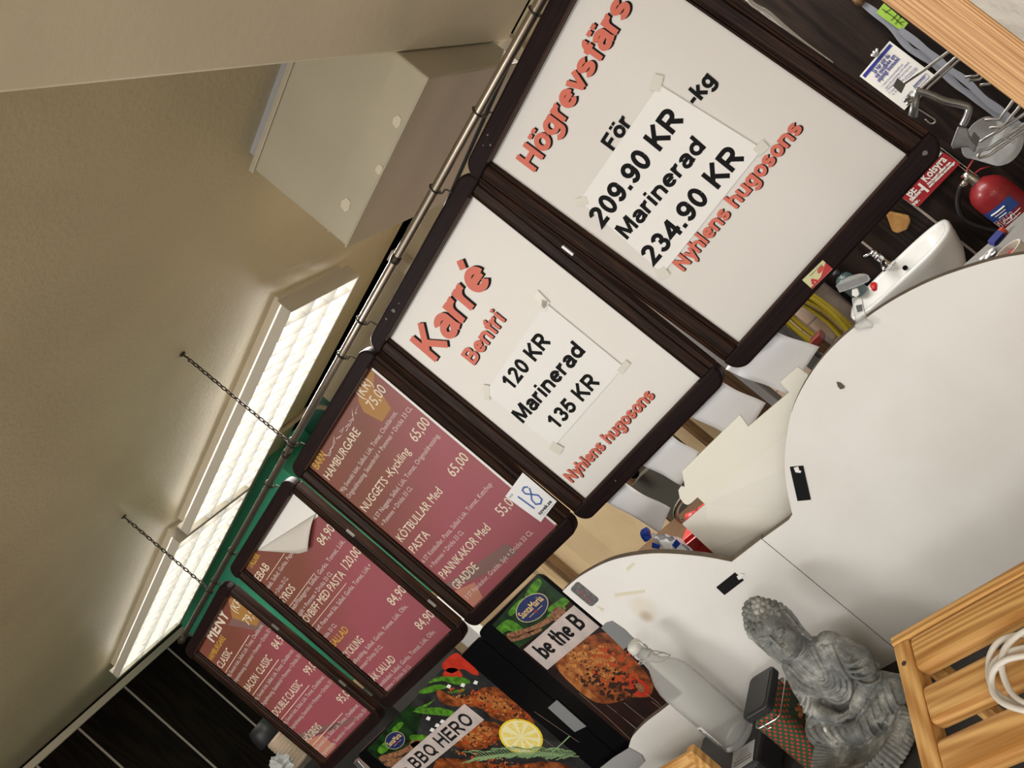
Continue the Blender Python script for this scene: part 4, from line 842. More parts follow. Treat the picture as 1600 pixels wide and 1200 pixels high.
# swing-top bottle
bc = W(1156, 1149, 2, -.722); bc.z = ZB
t = thing('swing_top_bottle', bc, 'hazy glass swing-top bottle standing on the black box', 'bottle')
prof = [(.0, .004), (.030, .003), (.036, .0), (.0405, .006), (.041, .02), (.041, .150), (.0395, .165), (.034, .182), (.025, .197), (.0175, .208), (.0150, .222), (.0145, .236), (.0165, .238), (.0165, .246), (.0145, .248)]
inn = [(.0115, .248), (.0115, .222), (.0145, .208), (.022, .196), (.031, .181), (.0365, .164), (.038, .150), (.038, .020), (.034, .012), (.0, .016)]
prof = [(a*KB, b*KB) for a, b in prof]; inn = [(a*KB, b*KB) for a, b in inn]
done(G().lathe(prof+inn, bc, seg=40), 'glass', M_FROST, t, smooth=True)
done(G().lathe([(a*KB, b*KB) for a, b in ((0, .247), (.0125, .247), (.0155, .251), (.016, .258), (.014, .265), (.008, .268), (0, .2685))], bc, seg=24), 'stopper', mat('stopper_ceramic', (.66, .66, .62), .3), t, smooth=True)
g = G()
for s in (-1, 1):
    g.tube(spline([bc+Vector((s*.017, 0, .260)), bc+Vector((s*.019, -.003, .245)), bc+Vector((s*.019, .002, .232)), bc+Vector((s*.021, .012, .215)), bc+Vector((s*.015, .030, .190))], 5), .0011, 6)
    g.tube(spline([bc+Vector((s*.016, 0, .231)), bc+Vector((s*.022, -.006, .226)), bc+Vector((s*.018, .022, .205))], 5), .0011, 6)
g.tube([bc+Vector((-.017, 0, .260)), bc+Vector((.017, 0, .260))], .0012, 6)
g.tube([bc+Vector((-.015, .030, .190)), bc+Vector((.015, .030, .190))], .0011, 6)
g.tube([bc+Vector((.0165*math.cos(q), .0165*math.sin(q), .231)) for q in [2*math.pi*i/20 for i in range(20)]], .0012, 6, closed=True)
g.v = [bc+(p-bc)*KB for p in g.v]
done(g, 'bail_wire', M_WIRE, t, smooth=True)
def lab_fn(u, v):
    a = math.radians(-152+50*u); r = .0418*KB
    return bc+Vector((r*math.cos(a), r*math.sin(a), .026+.056*v))
o = done(G().grid(lab_fn, 10, 4), 'label', mat('bottle_label', (.74, .74, .74), .5), t, smooth=True, solid=.0004, label='white printed label')
g = G()
for i, (an, z0, z1) in enumerate(((-112, .036, .066), (-122, .030, .072), (-132, .030, .064), (-140, .034, .070))):
    an = math.radians(an); g.tube([bc+Vector((.0424*KB*math.cos(an), .0424*KB*math.sin(an), z0+(z1-z0)*k_/5)) for k_ in range(6)], .0011 if i == 0 else .0007, 4)
an = math.radians(-118); g.tube([bc+Vector((.0424*KB*math.cos(an+.06*math.cos(q)), .0424*KB*math.sin(an+.06*math.cos(q)), .074+.0028*math.sin(q))) for q in [i*.7 for i in range(9)]], .0008, 4, closed=True)
done(g, 'label_lettering', mat('label_grey_ink', (.16, .16, .17), .5), o)
# biscuit tin
TX0, TX1, TY0, TY1, TZ = -.983, -.917, 1.034, 1.138, ZC-.636
M_TIN = bpy.data.materials.new('tin_print'); M_TIN.use_nodes = True
def tin_nodes(m):
    nt = m.node_tree; b = nt.nodes['Principled BSDF']; b.inputs['Roughness'].default_value = .3; b.inputs['Metallic'].default_value = .2
    tc = nt.nodes.new('ShaderNodeTexCoord'); sx = nt.nodes.new('ShaderNodeSeparateXYZ'); nt.links.new(tc.outputs['Object'], sx.inputs[0])
    def mth(op, a, b_=None, c=None):
        n = nt.nodes.new('ShaderNodeMath'); n.operation = op
        for i, q in enumerate((a, b_, c)):
            if q is None: continue
            if isinstance(q, (int, float)): n.inputs[i].default_value = q
            else: nt.links.new(q, n.inputs[i])
        return n.outputs[0]
    h_ = mth('ADD', sx.outputs[0], sx.outputs[1]); S = 1/.0094
    u = mth('MULTIPLY', mth('ADD', h_, sx.outputs[2]), S*.7); v = mth('MULTIPLY', mth('SUBTRACT', h_, sx.outputs[2]), S*.7)
    fu = mth('SUBTRACT', mth('FRACT', u), .5); fv = mth('SUBTRACT', mth('FRACT', v), .5)
    dd = mth('ADD', mth('MULTIPLY', fu, fu), mth('MULTIPLY', fv, fv)); msk = mth('LESS_THAN', dd, .085)
    mi = nt.nodes.new('ShaderNodeMix'); mi.data_type = 'RGBA'; nt.links.new(msk, mi.inputs[0]); mi.inputs[6].default_value = (.035, .10, .045, 1); mi.inputs[7].default_value = (.60, .05, .045, 1)
    nt.links.new(mi.outputs[2], b.inputs['Base Color'])
tin_nodes(M_TIN)
t = thing('biscuit_tin', ((TX0+TX1)/2, (TY0+TY1)/2, ZK), 'tall green tin with red dots and a black lid beside the stone figure', 'tin')
def rrect(x0, x1, y0, y1, z, r=.012, n=5):
    out = []
    for cx, cy, a in ((x1-r, y1-r, 0), (x0+r, y1-r, 90), (x0+r, y0+r, 180), (x1-r, y0+r, 270)): out += [Vector((cx+r*math.cos(math.radians(a+90*i/n)), cy+r*math.sin(math.radians(a+90*i/n)), z)) for i in range(n+1)]
    return out
done(G().prism(rrect(TX0+.002, TX1-.002, TY0+.002, TY1-.002, ZK), (0, 0, TZ-ZK-.033)), 'body', M_TIN, t)
done(G().prism(rrect(TX0+.008, TX1-.008, TY0+.008, TY1-.008, TZ-.033), (0, 0, .018)), 'neck', M_TIN, t)
lid = done(G().prism(rrect(TX0, TX1, TY0, TY1, TZ-.018), (0, 0, .016)), 'lid', M_BOX, t, bevel=.003)
done(G().prism(rrect(TX0+.006, TX1-.006, TY0+.006, TY1-.006, TZ-.003), (0, 0, .002)), 'lid_panel', M_BOX, lid)
done(G().tube(rrect(TX0+.0015, TX1-.0015, TY0+.0015, TY1-.0015, TZ-.033), .0011, 6, closed=True), 'rim_wire', M_WIRE, t)
g = G(); g.tube([Vector((TX0+.026, TY0-.0005, TZ-.027)), Vector((TX0+.026, TY0-.0015, TZ-.040)), Vector((TX0+.036, TY0-.0015, TZ-.040))], .0012, 6); done(g, 'clasp', M_WIRE, t)
xx = TX1-.0012
o = done(G().span((xx, TY0+.022, ZK+.015), (xx+.0004, TY1-.014, TZ-.05)), 'picture_panel', mat('tin_picture', (.030, .075, .050), .3, col2=(.055, .022, .012), vscale=22), t)
g = G()
for i in range(26):
    y = TY0+.03+random.random()*.045; z = ZK+.03+random.random()*.06; r = random.uniform(.002, .006)
    g.prism([Vector((xx+.0005+i*.00001, y+r*math.cos(q), z+r*.8*math.sin(q))) for q in [k_*1.05 for k_ in range(6)]], (.0002, 0, 0))
done(g, 'picture_berries', mat('tin_berries', (.35, .03, .03), .35, col2=(.45, .24, .06), vscale=200), o)
# ---------------------------------------------------------------- stone seated figure
def stone_figure():
    BX, BY = -.811, 1.08
    tag(done(G().span((BX-.085, .88, ZK), (BX+.10, 1.12, ZC-.836+.0645*1.08)), 'display_riser', M_CTR, bevel=.004), 'low dark riser block under the stone figure', 'riser')
    t = thing('stone_statue', (BX, BY, ZC-.836), 'grey stone seated meditating figure in front of the white panels', 'statue')
    m = bpy.data.materials.new('grey_stone'); m.use_nodes = True; nt = m.node_tree; b = nt.nodes['Principled BSDF']; b.inputs['Roughness'].default_value = .72
    tc = nt.nodes.new('ShaderNodeTexCoord'); n = nt.nodes.new('ShaderNodeTexNoise'); n.inputs['Scale'].default_value = 26; n.inputs['Detail'].default_value = 7; n.inputs['Roughness'].default_value = .65; nt.links.new(tc.outputs['Object'], n.inputs[0])
    cr = nt.nodes.new('ShaderNodeValToRGB'); e = cr.color_ramp.elements; e[0].position = .30; e[0].color = (.085, .09, .088, 1); e[1].position = .70; e[1].color = (.52, .515, .49, 1); k_ = e.new(.50); k_.color = (.19, .198, .19, 1)
    nt.links.new(n.outputs['Fac'], cr.inputs[0]); nt.links.new(cr.outputs[0], b.inputs['Base Color'])
    bp = nt.nodes.new('ShaderNodeBump'); bp.inputs['Strength'].default_value = .35; bp.inputs['Distance'].default_value = .002
    n2 = nt.nodes.new('ShaderNodeTexNoise'); n2.inputs['Scale'].default_value = 260; nt.links.new(tc.outputs['Object'], n2.inputs[0]); nt.links.new(n2.outputs['Fac'], bp.inputs['Height']); nt.links.new(bp.outputs[0], b.inputs['Normal'])
    g = G(); V = Vector
    def cap(a, b, ra, rb, n=7):
        a = V(a); b = V(b)
        for i in range(n+1):
            f = i/n; g.ell(a.lerp(b, f), ra+(rb-ra)*f, seg=14)
    # torso
    g.ell((0, .014, .150), (.058, .040, .060), seg=24); g.ell((0, .010, .105), (.060, .047, .050), seg=24); g.ell((0, .012, .060), (.075, .055, .050), seg=24)
    g.ell((0, .016, .186), (.052, .030, .022), seg=20)
    for s in (-1, 1):
        g.ell((s*.056, .016, .178), (.026, .026, .024))
        g.ell((s*.060, .0, .128), (.032, .034, .050)); cap((s*.064, .016, .172), (s*.088, .008, .118), .0245, .026); cap((s*.088, .006, .112), (s*.083, -.030, .082), .026, .023)
        cap((s*.080, -.034, .080), (s*.030, -.070, .068), .021, .014)
        g.ell((s*.020, -.022, .150), (.021, .006, .013))          # chest
        cap((s*.035, .012, .045), (s*.112, -.038, .036), .040, .036); cap((s*.114, -.046, .034), (s*-.010, -.092, .026), .034, .024)
        g.ell((s*.122, -.038, .032), (.026, .032, .031))           # knee
        # hands in the lap: palms with bent fingers
        g.ell((s*.014, -.076, .066), (.020, .012, .0075), Matrix.Rotation(s*.25, 3, 'Z'))
        for j in range(4): cap((s*.008, -.070-.0052*j, .069), (-s*.018, -.073-.0050*j, .0675+.001*j), .0032, .0026, 4)
        cap((s*.020, -.072, .070), (s*.004, -.078, .073), .0032, .0026, 4)
    # lap cloth, shallow dish and wavy hem in front
    g.ell((0, -.030, .030), (.115, .050, .030), seg=28)
    g.lathe([(0, 0), (.108, 0), (.118, .010), (.122, .030), (.114, .036), (.098, .026), (.060, .014), (0, .011)], (0, -.118, 0), seg=48, ell=(.80, 1.12))
    for i in range(46):
        a = math.pi+math.pi*(i-6)/34; w_ = 1+.05*math.sin(4*a); R_ = lambda r, z: V((1.12*r*w_*math.cos(a+.10*(1-r/.1)), -.118+.80*r*w_*math.sin(a+.10*(1-r/.1)), z))
        if i < 42: g.tube([R_(.064, .018), R_(.090, .028+.003*math.sin(5*a)), R_(.112, .039+.004*math.sin(5*a)), R_(.123, .026), R_(.124, .004)], [.0025, .0042, .0052, .0050, .005], 7)
    g.lathe([(0, 0), (.125, 0), (.130, .012), (.118, .024), (0, .03)], (0, -.005, 0), seg=40, ell=(.55, 1.0))
    # robe folds: U-shaped ridges from the shoulders across the chest
    def surf(x, z):
        best = .03
        for (cx, cy, cz), (rx, ry, rz) in (((0, .014, .150), (.058, .040, .060)), ((0, .010, .105), (.060, .047, .050)), ((0, .012, .060), (.075, .055, .050)), ((0, .016, .186), (.052, .030, .022)), ((.06, 0, .128), (.032, .034, .050)), ((-.06, 0, .128), (.032, .034, .050)), ((.056, .016, .178), (.026, .026, .024)), ((-.056, .016, .178), (.026, .026, .024))):
            q = 1-((x-cx)/rx)**2-((z-cz)/rz)**2
            if q > 0: best = min(best, cy-ry*math.sqrt(q))
        return best
    for k_ in range(6):
        xs = .023+.0098*k_; zb = .142-.0138*k_; zt_ = .207-.0050*k_; pts = []
        for i in range(25):
            f = -1+2*i/24; x = xs*math.copysign(abs(f)**.70, f); z = zb+(zt_-zb)*abs(f)**1.9
            pts.append(V((x, surf(x, z)-.001, z)))
        g.tube(pts, .0050, 8)
    for s in (-1, 1):
        for k_ in range(5):     # sweeping sleeve folds
            pts = spline([(s*(.056+.004*k_), -.002+.004*k_, .170-.012*k_), (s*(.072+.003*k_), -.028+.003*k_, .140-.012*k_), (s*(.094-.001*k_), -.014, .118-.010*k_), (s*.108, .004, .112-.008*k_)], 5); g.tube(pts, .0046, 7)
        for k_ in range(6):     # sleeve folds
            c = V((s*(.069+.004*k_), .012-.009*k_, .158-.0145*k_)); r = .0238
            g.tube([c+V((s*r*math.cos(q)*.95, -r*math.sin(q), .012*math.cos(q)*-1+.004)) for q in [math.radians(-30+20*i) for i in range(11)]], .0042, 6)
        for k_ in range(6):     # folds over the shins
            f = k_/5; c = V((s*(.112-.100*f), -.050-.042*f, .034-.008*f)); r = .034-.010*f
            g.tube([c+V((s*.35*r*math.sin(q), -r*math.cos(q)*.9, r*math.sin(q))) for q in [math.radians(-60+15*i) for i in range(11)]], .0036, 6)
        pts = spline([(s*.086, -.040, .070), (s*.070, -.066, .052), (s*.085, -.085, .040), (s*.060, -.098, .034)], 5); g.tube(pts, .007, 8)
    nk = V((0, .010, .215)); g.v = [nk+(p-nk)*.70 for p in g.v]
    # neck and head
    cap((0, .012, .192), (0, .006, .222), .021, .019)
    for z in (.205, .213): g.tube([V((.0205*math.cos(q), .008-.0205*math.sin(q), z-.003*math.sin(q))) for q in [math.radians(20+14*i) for i in range(11)]], .0016, 6)
    H = V((0, 0, .262)); T_ = Matrix.Rotation(math.radians(-5), 3, 'X') @ Matrix.Rotation(math.radians(17), 3, 'Z')
    def hp(x, y, z): return H + T_ @ V((x, y, z+(.006 if y < -.022 else 0)))
    def he(c, r, rot=None, seg=16): g.ell(hp(*c), r, T_ @ (rot or Matrix.Identity(3)), seg)
    he((0, .004, .004), (.0365, .041, .043), seg=28); he((0, -.010, -.020), (.0300, .0285, .0290), seg=24); he((0, -.020, -.038), (.0145, .0115, .0095)); he((0, .010, .036), (.0220, .0230, .0185), seg=20)
    for s in (-1, 1):
        he((s*.0165, -.0245, -.020), (.0135, .0105, .0155))                    # cheek
        he((s*.0150, -.0338, -.0025), (.0086, .0030, .0042))                   # closed eyelid
        g.tube([hp(s*(.0055+.0195*f), -.0400+.0105*f*f, .0045+.0075*math.sin(math.pi*min(1, f*1.1))*.75) for f in [i/9 for i in range(10)]], [.0008+.0006*math.sin(math.pi*i/9) for i in range(10)], 6)   # brow
        g.tube([hp(s*(.0075+.0150*f), -.0372+.0070*f*f, -.0058-.0024*math.sin(math.pi*f)) for f in [i/7 for i in range(8)]], .0014, 6)
        he((s*.0042, -.0400, -.0190), (.0032, .0034, .0026))
        g.tube(spline([hp(s*.0365, .002, .016), hp(s*.0392, .006, .010), hp(s*.0382, .004, -.008), hp(s*.0352, -.002, -.026), hp(s*.0335, -.002, -.044), hp(s*.0318, -.005, -.046), hp(s*.0320, -.006, -.034), hp(s*.0335, -.006, -.016), hp(s*.0355, -.004, .004), hp(s*.0360, -.001, .014)], 5), .0026, 8)
        he((s*.0362, .001, -.002), (.0016, .0050, .0140)); he((s*.0330, -.003, -.040), (.0032, .0042, .0075))
    g.tube([hp(0, -.0395, .004), hp(0, -.0415, -.006), hp(0, -.0450, -.016), hp(0, -.0455, -.0195)], [.0022, .0026, .0036, .0042], 10)
    for z, w_, r in ((-.0278, .0095, .0029), (-.0325, .0078, .0032)): g.tube([hp(w_*f, -.0400+.0048*f*f, z+(.0010 if z > -.03 else .0004)*abs(f)) for f in [-1+i/4 for i in range(9)]], [r*(1-.55*abs(-1+i/4)) for i in range(9)], 7)
    he((0, -.0400, .0190), (.0024, .0024, .0024))
    M = ROOTM[t.name] @ Matrix.Scale(1.08, 4); g.v = [M @ p for p in g.v]
    o = done(g, 'body', m, t, smooth=True, clean=False)
    # weld the overlapping masses into one continuous surface
    r_ = o.modifiers.new('weld', 'REMESH'); r_.mode = 'VOXEL'; r_.voxel_size = .0013; r_.use_smooth_shade = True
    s_ = o.modifiers.new('soften', 'SMOOTH'); s_.factor = .5; s_.iterations = 1
    # curls of hair
    cg = G(); k_ = 0; ga = math.pi*(3-math.sqrt(5))
    def curl(p, nrm, r):
        u, w = perp(nrm); cg.ell(p-nrm*r*.25, r, seg=16)
        cg.tube([p+nrm*(r*.50)+(u*math.cos(q)+w*math.sin(q))*r*.42 for q in [2*math.pi*i/9 for i in range(9)]], r*.24, 6, closed=True)
    for i in range(170):
        z = 1-2*(i+.5)/170; rad = math.sqrt(1-z*z); a = i*ga; d = V((rad*math.cos(a), rad*math.sin(a), z))
        p = V((.0365*d.x, .004+.041*d.y, .004+.043*d.z))
        line = .0265-.020*(abs(p.x)/.036)**3 if p.y < 0 else -.030
        if p.y < 0.004 and p.z < line: continue
        if p.z < -.026: continue
        if abs(p.x) > .034 and p.z < .014 and -.006 < p.y < .014: continue
        curl(H + T_ @ (p*1.02), T_ @ d, .0049)
    for i in range(46):
        z = 1-1.35*(i+.5)/46; rad = math.sqrt(max(0, 1-z*z)); a = i*ga; d = V((rad*math.cos(a), rad*math.sin(a), z))
        curl(H + T_ @ V((.0220*d.x, .010+.0230*d.y, .036+.0185*d.z)), T_ @ d, .0047)
    cg.v = [M @ p for p in cg.v]
    done(cg, 'hair_curls', m, t, smooth=True, clean=False)
    kp = W(1295, 1143, 1, 1.03); done(G().ell(kp, (.006, .008, .011)), 'painted_knee', M_WHITE, t, smooth=True, label='white painted spot on the knee')
stone_figure()
# ---------------------------------------------------------------- slatted pine crate, cable coil, pine frame
M_SLAT = wood('lacquered_pine', (.46, .21, .055), (.84, .52, .20), 'x', 150, .035, .38, rings=130, contrast=(.2, .85), spec=.3)
M_RAILW = wood('lacquered_pine_rail', (.46, .21, .055), (.82, .50, .19), 'y', 150, .035, .38, rings=100, contrast=(.2, .85), spec=.3)
c0 = W(1394, 1009, 1, .786)
tilt = Matrix.Rotation(math.radians(13.5), 3, 'X')
t = thing('slatted_crate', c0, 'slatted pine crate in the lower right with a white cable coil on it', 'crate', rot=tilt)
X1 = .62
done(G().span((0, -.62, -.026), (.022, .0, .0)), 'side_rail', M_RAILW, t, local=True, bevel=.003)
done(G().span((X1-.022, -.62, -.026), (X1, 0, 0)), 'side_rail', M_RAILW, t, local=True, bevel=.003)
done(G().span((-.001, -.001, -.06), (X1, .012, .001)), 'back_rail', M_SLAT, t, local=True, bevel=.003)
for i in range(9):
    y1 = -.001-.0625*i-(.003 if i else 0)
    y0 = y1-.046
    done(G().span((.022, y0, -.020), (X1-.022, y1, .001)), 'slat', M_SLAT, t, local=True, bevel=.008, bseg=4)
done(G().ell((.010, -.030, .0002), (.0032, .0032, .001)), 'nail_head', mat('nail_dark', (.06, .04, .03), .5), t, local=True)
for (x, y) in ((.03, -.60), (X1-.05, -.60), (.03, -.03), (X1-.05, -.03)):
    R = tilt.inverted(); top = Vector((x, y, -.024)); bw = (ROOTM[t.name] @ top); bot = ROOTM[t.name].inverted() @ Vector((bw.x, bw.y, 0.003 if bw.y < .55 else ZK+.003))
    done(G().tube([top, bot], .012, 8), 'leg', M_RAILW, t, local=True)
def cr(u, v, lift=.0): # photo point on the crate's tilted top
    n = tilt @ Vector((0, 0, 1)); d = W(u, v, 1, 1.0)-Vector((0, 0, ZC)); o_ = Vector((0, 0, ZC)); k_ = (c0-o_).dot(n)/d.dot(n); return o_+d*k_+n*(.0045+lift)
M_CABLEW = mat('white_flex', (.74, .70, .64), .4)
g = G(); loops = []
for i, (cu, cv, ru_, rv_, ph) in enumerate(((1606, 1050, 55, 54, 0), (1622, 1068, 62, 50, .5), (1640, 1052, 58, 62, 1.0), (1634, 1080, 66, 44, .2))):
    for j in range(14):
        q = 2*math.pi*j/14; loops.append(cr(cu+ru_*math.cos(q), cv+rv_*math.sin(q), .001+.0034*i+.003*math.sin(q*2+ph)**2))
g.tube(spline(loops, 5), .0030, 10)
tag(done(g, 'cable_coil', M_CABLEW, smooth=True), 'white power cable coiled on the slatted pine crate', 'cable')
wc = W(1084, 1161, 2, -.63)
t = thing('pine_crate', (wc.x-.1, wc.y-.1, ZK), 'pine frame corner at the bottom edge in front of the black box', 'crate')
done(G().span((wc.x-.020, wc.y-.020, ZK), (wc.x, wc.y, wc.z)), 'corner_post', M_RAILW, t, bevel=.002)
done(G().span((wc.x-.34, wc.y-.018, ZK+.05), (wc.x-.020, wc.y-.006, wc.z-.003)), 'panel', M_SLAT, t, bevel=.002)
for i in range(3): done(G().span((wc.x-.34, wc.y-.0195, wc.z-.016-.016*i), (wc.x-.022, wc.y-.017, wc.z-.008-.016*i)), 'moulding', M_SLAT, t, bevel=.001)
done(G().span((wc.x-.36, wc.y-.020, ZK), (wc.x-.34, wc.y, wc.z)), 'corner_post', M_RAILW, t, bevel=.002)
# ---------------------------------------------------------------- pine post and padding at the right edge
M_POST = wood('post_pine', (.44, .20, .07), (.78, .48, .23), 'z', 620, .006, .5, contrast=(.38, .60))
pa = W(1377, 0, 1, 1.1); pb = W(1514, 0, 1, 1.1)
tag(done(G().span((pa.x, 1.1, ZK), (pb.x, 1.16, ZC+.745)), 'pine_post', M_POST, bevel=.004), 'upright pine post at the upper right in front of the hooks', 'post')
def pad(u, v):
    a = math.pi*(u*1.2-.6); r = .085+.012*math.sin(13*v+3*u)+.006*math.sin(31*v+9*u)
    return Vector((pb.x+.088+r*math.sin(a), 1.42-.075*math.cos(a)+.02*math.sin(7*v), ZC-.9+1.4*v))
tag(done(G().grid(pad, 24, 90), 'padding_roll', mat('white_padding', (.76, .72, .66), .85, bump=.9, bscale=35, vec=(1, 1, .5)), smooth=True, solid=.004), 'fluffy white padding standing behind the pine post', 'padding')
# ---------------------------------------------------------------- back wall on the right: sink corner
t = thing('hand_basin', W(1415, 410, 1, YB), 'white ceramic hand basin on the dark panelled wall', 'sink')
sl, sr = W(1340, 474, 1, YB-.14), W(1480, 346, 1, YB-.10)
bx, bw_, bz = (W(1345, 470, 1, YB).x+W(1482, 345, 1, YB).x)/2, .215, (W(1400, 405, 1, YB).z)
def outl(k, n=40):
    out = []
    for i in range(n):
        a = 2*math.pi*i/n; c_, s_ = math.cos(a), math.sin(a); p_ = 3.2
        out.append((math.copysign(abs(c_)**(2/p_), c_)*k, math.copysign(abs(s_)**(2/p_), s_)*k))
    return out
g = G(); vs_ = []; levels = [(.55, .60, -.155), (.72, .74, -.135), (.88, .88, -.085), (.97, .97, -.03), (1.0, 1.0, -.006), (.985, .985, .004), (.93, .90, .004), (.88, .84, -.008), (.78, .72, -.07), (.55, .5, -.105), (.1, .1, -.115)]
cyb = YB-.155
for kx, ky, z in levels:
    for (a, b) in outl(1.0): g.v.append(Vector((bx+a*bw_*kx, cyb+b*.15*ky+(.012 if 0 else 0), bz+z)))
n_ = 40
for i in range(len(levels)-1):
    for j in range(n_): g.f.append((i*n_+j, i*n_+(j+1) % n_, (i+1)*n_+(j+1) % n_, (i+1)*n_+j))
g.f.append(tuple(range(n_-1, -1, -1))); g.f.append(tuple((len(levels)-1)*n_+j for j in range(n_)))
M_CERAM = mat('white_ceramic', (.84, .83, .81), .12)
done(g, 'bowl', M_CERAM, t, smooth=True)
op = Vector((bx-.02, cyb+.150*.80, bz-.03))
done(G().ell((bx+.0, YB-.048, bz-.035), (.009, .012, .009)), 'overflow_hole', M_BLACK, t)
done(G().lathe([(0, 0), (.04, 0), (.035, -.10), (.03, -.2), (0, -.2)], (bx, YB-.1, bz-.15)), 'drain_cover', M_CERAM, t, smooth=True)
done(G().span((bx+.15, YB-.06, bz-.10), (bx+.175, YB, bz-.06)), 'bracket', M_CERAM, t, bevel=.006)
fp = Vector((bx-.03, YB-.035, bz+.004))
M_CHROME = mat('chrome', (.72, .72, .73), .12, 1.0)
t = thing('basin_tap', fp, 'small chrome tap on the back rim of the hand basin', 'tap')
g = G(); g.lathe([(0, 0), (.024, 0), (.022, .012), (.017, .02), (.016, .05), (.019, .058), (.012, .066), (0, .068)], fp, seg=20)
done(g, 'body', M_CHROME, t, smooth=True)
done(G().tube(spline([fp+Vector((0, -.01, .03)), fp+Vector((0, -.05, .035)), fp+Vector((0, -.085, .028)), fp+Vector((0, -.09, .018))], 5), .009, 10), 'spout', M_CHROME, t, smooth=True)
g = G(); g.lathe([(0, .066), (.014, .066), (.016, .08), (.01, .088), (0, .089)], fp, seg=16); g.tube([fp+Vector((0, 0, .08)), fp+Vector((-.028, -.012, .094))], .005, 8); done(g, 'lever', M_CHROME, t, smooth=True)
sp = Vector((bx-.165, YB-.045, bz+.004))
t = thing('soap_bottle', sp, 'teal soap pump bottle on the left back rim of the basin', 'bottle')
M_TEAL = mat('teal_soap', (.06, .10, .10), .25)
done(G().lathe([(0, 0), (.030, 0), (.033, .006), (.033, .085), (.026, .098), (.013, .104), (.013, .112), (0, .112)], sp, seg=22), 'body', M_TEAL, t, smooth=True)
g = G(); g.lathe([(0, .110), (.015, .110), (.015, .128), (.006, .131), (.006, .150), (.012, .152), (.011, .162), (0, .163)], sp, seg=16); g.tube([sp+Vector((0, 0, .157)), sp+Vector((-.035, -.012, .154))], .005, 8); done(g, 'pump', M_BOX, t, smooth=True)
rp = W(1354, 451, 1, YB-.20)
g = G(); rb0 = W(1360, 440, 1, YB-.13); rb0.z = bz+.016; g.tube([rb0, rb0+Vector((.004, -.03, .004)), rb0+Vector((.006, -.07, .002))], [.006, .013, .009], 10)
tag(done(g, 'nail_brush', mat('brush_red', (.60, .02, .02), .35), smooth=True), 'small red brush on the left end of the basin rim', 'brush')
# extinguisher
ec = W(1528, 287, 1, YB-.09); ax_ = Vector((0, 0, -1)); R = .062
t = thing('fire_extinguisher', ec, 'red fire extinguisher hanging on the dark wall beside the basin', 'extinguisher')
M_FIRE = mat('extinguisher_red', (.27, .018, .022), .35, coat=.15)
done(G().lathe([(0, .012), (.016, .010), (.03, .002), (.047, -.014), (.058, -.032), (R, -.055), (R, -.42), (.05, -.44), (0, -.44)], ec, seg=32), 'cylinder', M_FIRE, t, smooth=True)
g = G(); g.lathe([(0, .055), (.012, .055), (.014, .035), (.017, .012), (.02, .008)], ec, seg=18); g.tube([ec+Vector((0, 0, .036)), ec+Vector((-.035, -.012, .034))], .008, 10); g.ell(ec+Vector((-.02, -.024, .036)), .011); done(g, 'valve', mat('brass_grey', (.45, .42, .36), .3, .9), t, smooth=True)
g = G(); v0 = ec+Vector((-.012, 0, .055))
g.tube([v0, W(1506, 282, 1, YB-.09), W(1513, 262, 1, YB-.09), W(1523, 246, 1, YB-.09)], [.006, .007, .007, .005], 8, flat=(1, .5)); g.tube([v0+Vector((.01, 0, -.005)), W(1518, 275, 1, YB-.09), W(1532, 264, 1, YB-.09), W(1547, 260, 1, YB-.09)], [.006, .006, .006, .004], 8, flat=(1, .5)); done(g, 'handle', M_FIRE, t, smooth=True)
done(G().tube(spline([ec+Vector((-.035, -.012, .034)), W(1497, 307, 1, YB-.09), W(1498, 327, 1, YB-.09), W(1508, 344, 1, YB-.09), W(1534, 356, 1, YB-.09), W(1570, 362, 1, YB-.09)], 6), .0085, 10), 'hose', mat('black_rubber', (.012, .012, .013), .5), t, smooth=True)
def cyl_patch(c, r, a0, a1, z0, z1, n=14):
    return lambda u, v: Vector((c.x+r*math.cos(math.radians(a0+(a1-a0)*u)), c.y+r*math.sin(math.radians(a0+(a1-a0)*u)), c.z+z0+(z1-z0)*v))
lab_ = done(G().grid(cyl_patch(ec, R+.0006, 195, 318, -.36, -.075), 20, 1), 'label', mat('extinguisher_label_red', (.26, .02, .028), .4), t, smooth=True)
done(G().grid(cyl_patch(ec, R+.0010, 198, 300, -.125, -.082), 16, 1), 'label_band', mat('label_blue', (.03, .07, .28), .4), lab_, smooth=True)
g = G(); rowz = ((-.097, .35, .8, .0032), (-.107, .4, .75, .0018), (-.117, .45, .7, .0018))
for z, a, b, w_ in rowz: g.tube([Vector((ec.x+(R+.0014)*math.cos(math.radians(198+102*(a+(b-a)*i/8)-8)), ec.y+(R+.0014)*math.sin(math.radians(198+102*(a+(b-a)*i/8)-8)), ec.z+z)) for i in range(9)], w_, 4)
for k_ in range(7):
    z = -.136-.011*k_; a0, a1 = 236, 292-(k_ % 3)*9
    g.tube([Vector((ec.x+(R+.0012)*math.cos(math.radians(a0+(a1-a0)*i/6)), ec.y+(R+.0012)*math.sin(math.radians(a0+(a1-a0)*i/6)), ec.z+z)) for i in range(7)], .0012, 4)
for k_ in range(6):
    a = 205+24*(k_ % 3); z = -.150-.04*(k_//3)
    q = [Vector((ec.x+(R+.0012)*math.cos(math.radians(a+d)), ec.y+(R+.0012)*math.sin(math.radians(a+d)), ec.z+z+dz)) for d, dz in ((0, 0), (16, 0), (16, .026), (0, .026))]
    g.tube(q, .0010, 4, closed=True); g.tube([q[0].lerp(q[2], .25), q[0].lerp(q[2], .75)], .003, 4)
done(g, 'label_lettering', mat('label_white_ink', (.72, .70, .70), .5), lab_)
